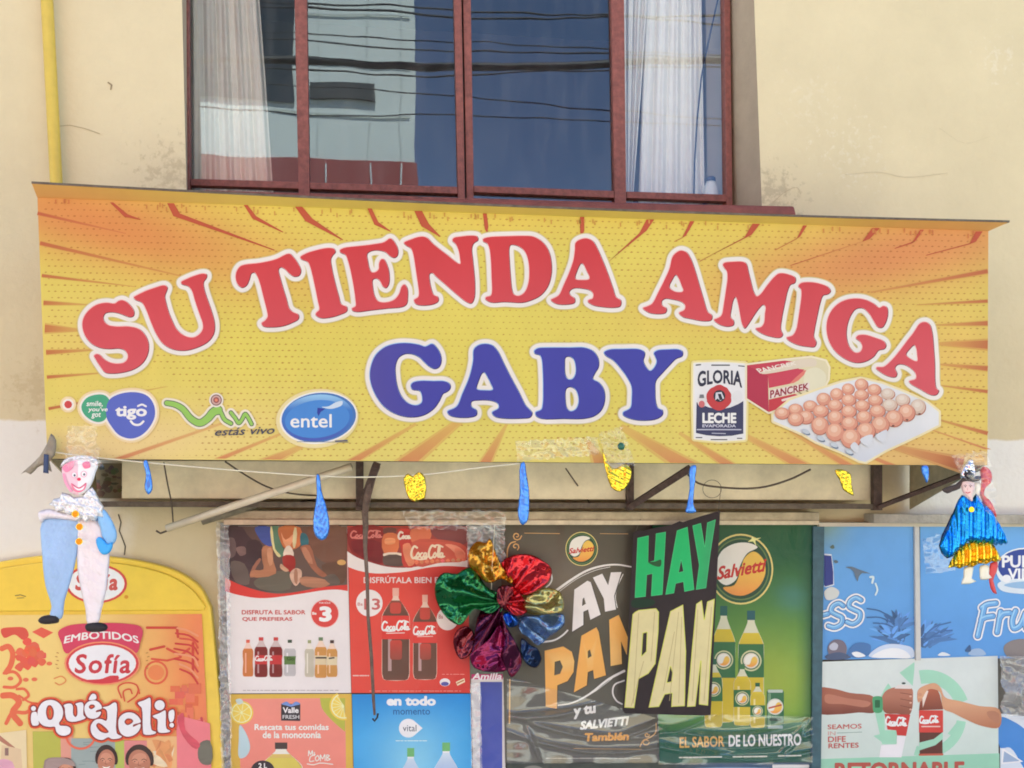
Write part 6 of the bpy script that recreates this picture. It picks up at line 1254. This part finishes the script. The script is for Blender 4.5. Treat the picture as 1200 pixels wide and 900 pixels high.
petal([(205,660),(230,590),(290,570),(335,630),(325,700),(290,750),(245,760)], cello('dark_red_cellophane', S(116,22,36), .25), -.10, 'dark red petal', [(250,640,.8),(250,690,.8),(285,720,.7)], 1)
petal([(590,520),(700,508),(850,498),(856,560),(800,610),(740,660),(700,682),(650,640),(600,604)], cello('silver_blue_cellophane', S(140,168,200), .62), -.095, 'silver blue petal', [], 2, wr=.03)
petal([(606,640),(660,680),(700,700),(724,760),(695,812),(640,795),(604,730)], cello('navy_cellophane', S(40,64,104), .5), -.10, 'navy petal', [(670,745,1.0),(690,770,.9),(655,775,.9)], 3)
petal([(596,405),(680,362),(760,345),(830,368),(852,420),(846,482),(740,500),(640,492),(618,440)], cello('pale_gold_cellophane', S(196,188,130), .5), -.105, 'pale gold petal', [(730,375,1.1),(765,380,1.1),(800,390,.9)], 4, wr=.03)
petal([(488,195),(560,152),(660,150),(740,190),(782,232),(770,300),(700,360),(620,388),(570,362),(545,310),(510,260)], cello('red_cellophane', S(200,34,48), .3), -.12, 'red petal', [(570,180,1.0),(610,172,.8),(655,180,.8),(570,260,1.1),(705,305,1.1),(735,225,1.0),(635,355,1.1),(700,240,.7)], 5)
petal([(535,330),(600,380),(645,470),(604,508),(545,498),(505,420)], cello('red_cellophane', S(200,34,48), .3), -.13, 'narrow red petal', [], 6)
petal([(298,125),(345,72),(395,80),(420,55),(460,150),(500,230),(560,300),(545,320),(490,292),(440,312),(400,312),(350,272),(300,218)], cello('gold_cellophane', S(206,150,40), .3), -.125, 'gold petal', [(405,255,1.2),(455,230,1.2),(395,135,.9),(520,262,1.0)], 7, wr=.025)
petal([(365,480),(480,436),(502,540),(560,640),(604,740),(604,800),(545,872),(505,790),(440,690),(400,705),(318,744),(330,620)], cello('purple_cellophane', S(96,16,62), .45), -.115, 'purple petal', [], 8, wr=.03)
petal([(306,735),(420,640),(478,560),(520,700),(548,790),(500,835),(330,815)], cello('magenta_cellophane', S(150,26,90), .5), -.135, 'magenta petal', [(350,800,.8),(380,806,.8),(408,812,.8)], 9, wr=.025)
petal([(470,340),(545,335),(560,420),(520,480),(470,440)], cello('dark_red_cellophane', S(116,22,36), .25), -.14, 'dark red petal', [], 10)
petal([(498,495),(560,486),(585,560),(530,575)], foil('bright_blue_foil', S(50,104,190)), -.11, 'blue petal', [], 11)
petal([(108,300),(150,256),(225,262),(262,238),(300,224),(350,262),(400,335),(470,378),(500,430),(482,490),(410,495),(330,468),(300,500),(250,562),(190,540),(130,470),(98,380)], cello('green_cellophane', S(14,112,58), .2), -.14, 'green petal', [(150,400,1.0),(205,375,1.0),(155,470,1.1),(240,455,1.0),(190,500,.9),(290,290,.9),(345,330,.8),(215,295,.8)], 12, wr=.03, thick=.026)
b = MB(); b.tube([at(575,716,-.13), at(577,660,-.12), at(580,612,-.11)], .0012, 5); b.build('thread', mat('cream_string', S(206,198,170), rough=.8), pw)
# ---------------------------------------------------------------- rods, tubes, cables, string
MS = mat('cream_string', S(206,198,170)); MD = mat('dark_cable', S(78,68,56), rough=.7)
def thing(mb, name, m, lab, cat, grp=None, **k): return tag(mb.build(name, m, **k), lab, cat, grp)
b = MB(); r = random.Random(4); P = [(441,546),(436,560),(431,580),(428,600),(429,615),(428,640),(430,680),(431,720),(435,770),(438,820),(439,838)]
b.tube([at(u+r.uniform(-.5,.5),v,-.52+.30*min(1,(v-546)/60)) for u,v in P], [.017,.016,.015,.014,.0125,.0085,.0075,.007,.0075,.0065,.005], 9)
rod = thing(b, 'hanging_rod', mat('weathered_stick', S(112,94,82), rough=.7, bump=.8, bscale=70, var=.5, vscale=22), 'thin weathered brown rod dangling in front of the red poster', 'rod', smooth=True)
b = MB(); b.tube([at(436.5,842,-.22), at(439,845,-.222), at(442,841,-.222), at(443,836,-.22)], .004, 7); b.build('hook', CK, rod, smooth=True)
b = MB(); b.tube([at(196,619,-.25), at(300,584,-.36), at(412,547,-.47)], .0155, 14); t = thing(b, 'plastic_tube', mat('pale_plastic_tube', S(206,196,170), rough=.22, var=.1, vscale=20, coat=.5), 'long pale plastic tube slanting up under the sign', 'tube', smooth=True)
b = MB(); b.tube([at(183,622,-.24), at(188,625,-.242), at(196,622,-.248), at(202,618,-.25)], .004, 7); b.build('wire_end', MD, t, smooth=True)
b = MB(); b.tube([at(237,612,-.12), at(262,603,-.13), at(299,591,-.14)], [.012,.017,.017], 12); thing(b, 'conduit', mat('grey_conduit', S(120,112,92), rough=.6, var=.4, vscale=25, bump=.5), 'short dingy grey conduit stub under the pale plastic tube', 'pipe', smooth=True)
b = MB(); b.tube([at(u,v,-.632) for u,v in smooth([(58,529),(100,535),(160,541),(260,550),(385,558.5),(440,559),(500,556),(560,548.5),(612,543)],5,False)], .0028, 6); thing(b, 'garland_string', MS, 'pale string sagging along the lower edge of the sign', 'string', smooth=True)
for pts, y0, y1, rr, lab in (([(264,541),(285,555),(312,570),(340,578),(380,580.5),(415,574)],-.5,-.1,.0035,'thin dark cable drooping under the oval blue emblem'),([(192,542),(196,565),(201,590),(203,614)],-.4,-.25,.003,'short dark wire hanging down to the end of the pale tube'),([(806,556),(818,566),(850,571.5),(890,571.5),(925,562),(950,550)],-.4,-.5,.0042,'dark cable drooping between the hanging sign and the egg picture'),([(663,549),(672,562),(682,576),(692,591)],-.3,-.1,.003,'twisted dark wire below the sign right of the long blue balloon'),([(397,566),(390,577),(376,584),(352,588)],-.12,-.1,.003,'little loop of wire behind the slanting pale tube')):
    b = MB(); q = smooth(pts,5,False); b.tube([at(u,v,y0+(y1-y0)*i/(len(q)-1)) for i,(u,v) in enumerate(q)], rr, 6); thing(b, 'loose_cable', MD, lab, 'cable', 'loose cables under the sign', smooth=True)
tag(puff('cloth_tie', [smooth([(24,556),(36,545),(46,535),(55,520),(60,508),(66,516),(64,534),(58,541),(61,553),(56,550),(52,545),(44,548),(36,556),(30,553)],2)], -.64, .012, mat('grey_rag', S(150,140,122), rough=.9, var=.3, bump=.8), wr=.02, prof=4, seed=3), 'grey rag tied round the lower left corner of the sign', 'rag')
tag(puff('dark_tag', [[(51.5,532),(57,533),(57,555),(50.5,554)]], -.66, .003, mat('navy_cloth', S(58,72,100), rough=.8), prof=2), 'small navy strip hanging beside the grey rag', 'strip')
# ---------------------------------------------------------------- crumpled clear plastic
PL4 = plastic_mat('milky_crumpled_plastic', .13, haze=.26, scale=7, bump=.12, rough=.08, det=0)
PL3 = plastic_mat('clear_tape_strip', .11, haze=.03, scale=6, bump=.12, rough=.06, det=1)
M_FILM2 = plastic_mat('bagging_film', .1, haze=.015, scale=4, bump=.15, rough=.08)
def crumple(quad, Y, amp, m, lab, nx=50, ny=50, sc_=.12, seed=0, name='plastic_film', cat='plastic film', grp='clear plastic round the posters', ragged=0.0, ridge=None):
    a, b_, c, d = [np.array(q, float) for q in quad]; vs = []; fs = []
    for j in range(ny+1):
        for i in range(nx+1):
            s, t = i/nx, j/ny; rg = ragged*(mnoise.noise((i*.35,seed,j*.35))) if i in (0,nx) or j in (0,ny) else 0
            p = (a*(1-s)+b_*s)*(1-t)+(d*(1-s)+c*s)*t; q = Vector((p[0]*sc_, p[1]*sc_, seed*3.1))
            z = abs(mnoise.noise(q))+.5*abs(mnoise.noise(q*2.3))+.25*abs(mnoise.noise(q*5.1))
            if ridge:
                z = 0
                for (rx, ry, ra, rl, rw) in ridge:      # long soft folds in the film
                    dx, dy = p[0]-rx, p[1]-ry; al = dx*math.cos(ra)+dy*math.sin(ra); ac = -dx*math.sin(ra)+dy*math.cos(ra)+.0016*al*al
                    z += math.exp(-(ac/rw)**2-(al/rl)**2)
                z += .25*mnoise.noise((p[0]*.03, p[1]*.05, seed))
            vs.append(tuple(at(p[0]+rg, p[1]+rg, Y)+Vector((0,-amp*z,0))))
    for j in range(ny):
        for i in range(nx): k = j*(nx+1)+i; fs.append((k,k+1,k+nx+2,k+nx+1))
    me = bpy.data.meshes.new(name); me.from_pydata(vs, [], fs); me.update(); me.polygons.foreach_set('use_smooth',[True]*len(fs)); me.materials.append(m)
    return tag(link(name, me), lab, cat, grp)
PL2 = plastic_mat('crumpled_plastic', .10, haze=.03, scale=8, bump=.12, rough=.07, det=1)
crumple([(254,612),(269,612),(273,990),(262,990)], -.05, .035, PL4, 'crumpled clear plastic edge between the yellow board and the cream poster', 16, 140, .07, 1, ragged=2)
crumple([(594,792),(772,842),(772,894),(594,895)], -.055, .035, M_FILM2, 'loose clear film bagging over the lower part of the dark grey poster', 120, 90, .05, 2, ridge=[(690,862,.12,70,3.5),(640,838,-.1,60,4),(700,880,.05,80,3),(660,800,-.05,50,3),(625,872,1.2,22,3),(740,858,-.3,30,3),(680,786,.02,60,2.5)])
crumple([(770,835),(952,840),(952,896),(772,896)], -.058, .04, M_FILM2, 'loose clear film bagging over the lower part of the green poster', 120, 70, .05, 3, ridge=[(850,862,.0,60,3.5),(900,872,-.15,50,3),(810,880,.1,50,3.5),(930,868,-.9,22,3),(870,888,.04,70,2.5),(800,852,-.3,30,3)])
crumple([(546,612),(590,612),(592,668),(548,668)], -.05, .03, PL4, 'crumpled clear plastic on the post above the foil petals', 30, 36, .07, 4, ragged=2)
crumple([(551,800),(563,800),(566,990),(553,990)], -.05, .02, PL4, 'crumpled clear plastic strip beside the narrow blue sticker', 14, 80, .08, 5, ragged=1)
crumple([(1169,768),(1262,768),(1262,842),(1171,838)], -.055, .05, PL4, 'crumpled clear sheet right of the pale green poster', 50, 40, .05, 6)
crumple([(470,597),(592,597),(592,622),(480,620)], -.13, .03, PL2, 'crumpled clear plastic along the metal ledge above the red poster', 60, 16, .07, 7, ragged=2)
crumple([(1080,632),(1118,620),(1118,668),(1084,674)], -.06, .02, PL3, 'patch of clear tape left of the doll with the foil skirt', 24, 24, .05, 8, ragged=2)
crumple([(604,517),(700,512),(703,533),(606,541)], SY-.012, .016, PL3, 'wrinkled clear tape stuck on the lower edge of the sign', 50, 18, .06, 9, ragged=3, grp='clear plastic on the sign')
crumple([(80,500),(112,498),(120,545),(78,548)], -.70, .03, PL2, 'clear wrapping over the clown doll', 24, 30, .08, 10, ragged=4, grp='clear plastic on the sign')
crumple([(1112,534),(1158,528),(1166,600),(1158,604)], -.69, .03, PL2, 'clear wrapping over the doll with the foil skirt', 30, 40, .07, 11, ragged=4, grp='clear plastic on the sign')
bag = crumple([(700,508),(728,500),(744,546),(712,552)], -.64, .04, PL2, 'clear plastic bag taped to the sign below the blue letters', 30, 36, .07, 12, ragged=4, name='plastic_bag', cat='plastic bag', grp='clear plastic on the sign')
tag(puff('green_bead', [[(728+4.4*math.cos(t), 523+4.6*math.sin(t)) for t in np.linspace(0,6.28,14)[:-1]]], -.66, .008, mat('green_plastic', S(30,92,74), rough=.3), prof=4), 'small dark green knob in the clear plastic bag', 'knob')
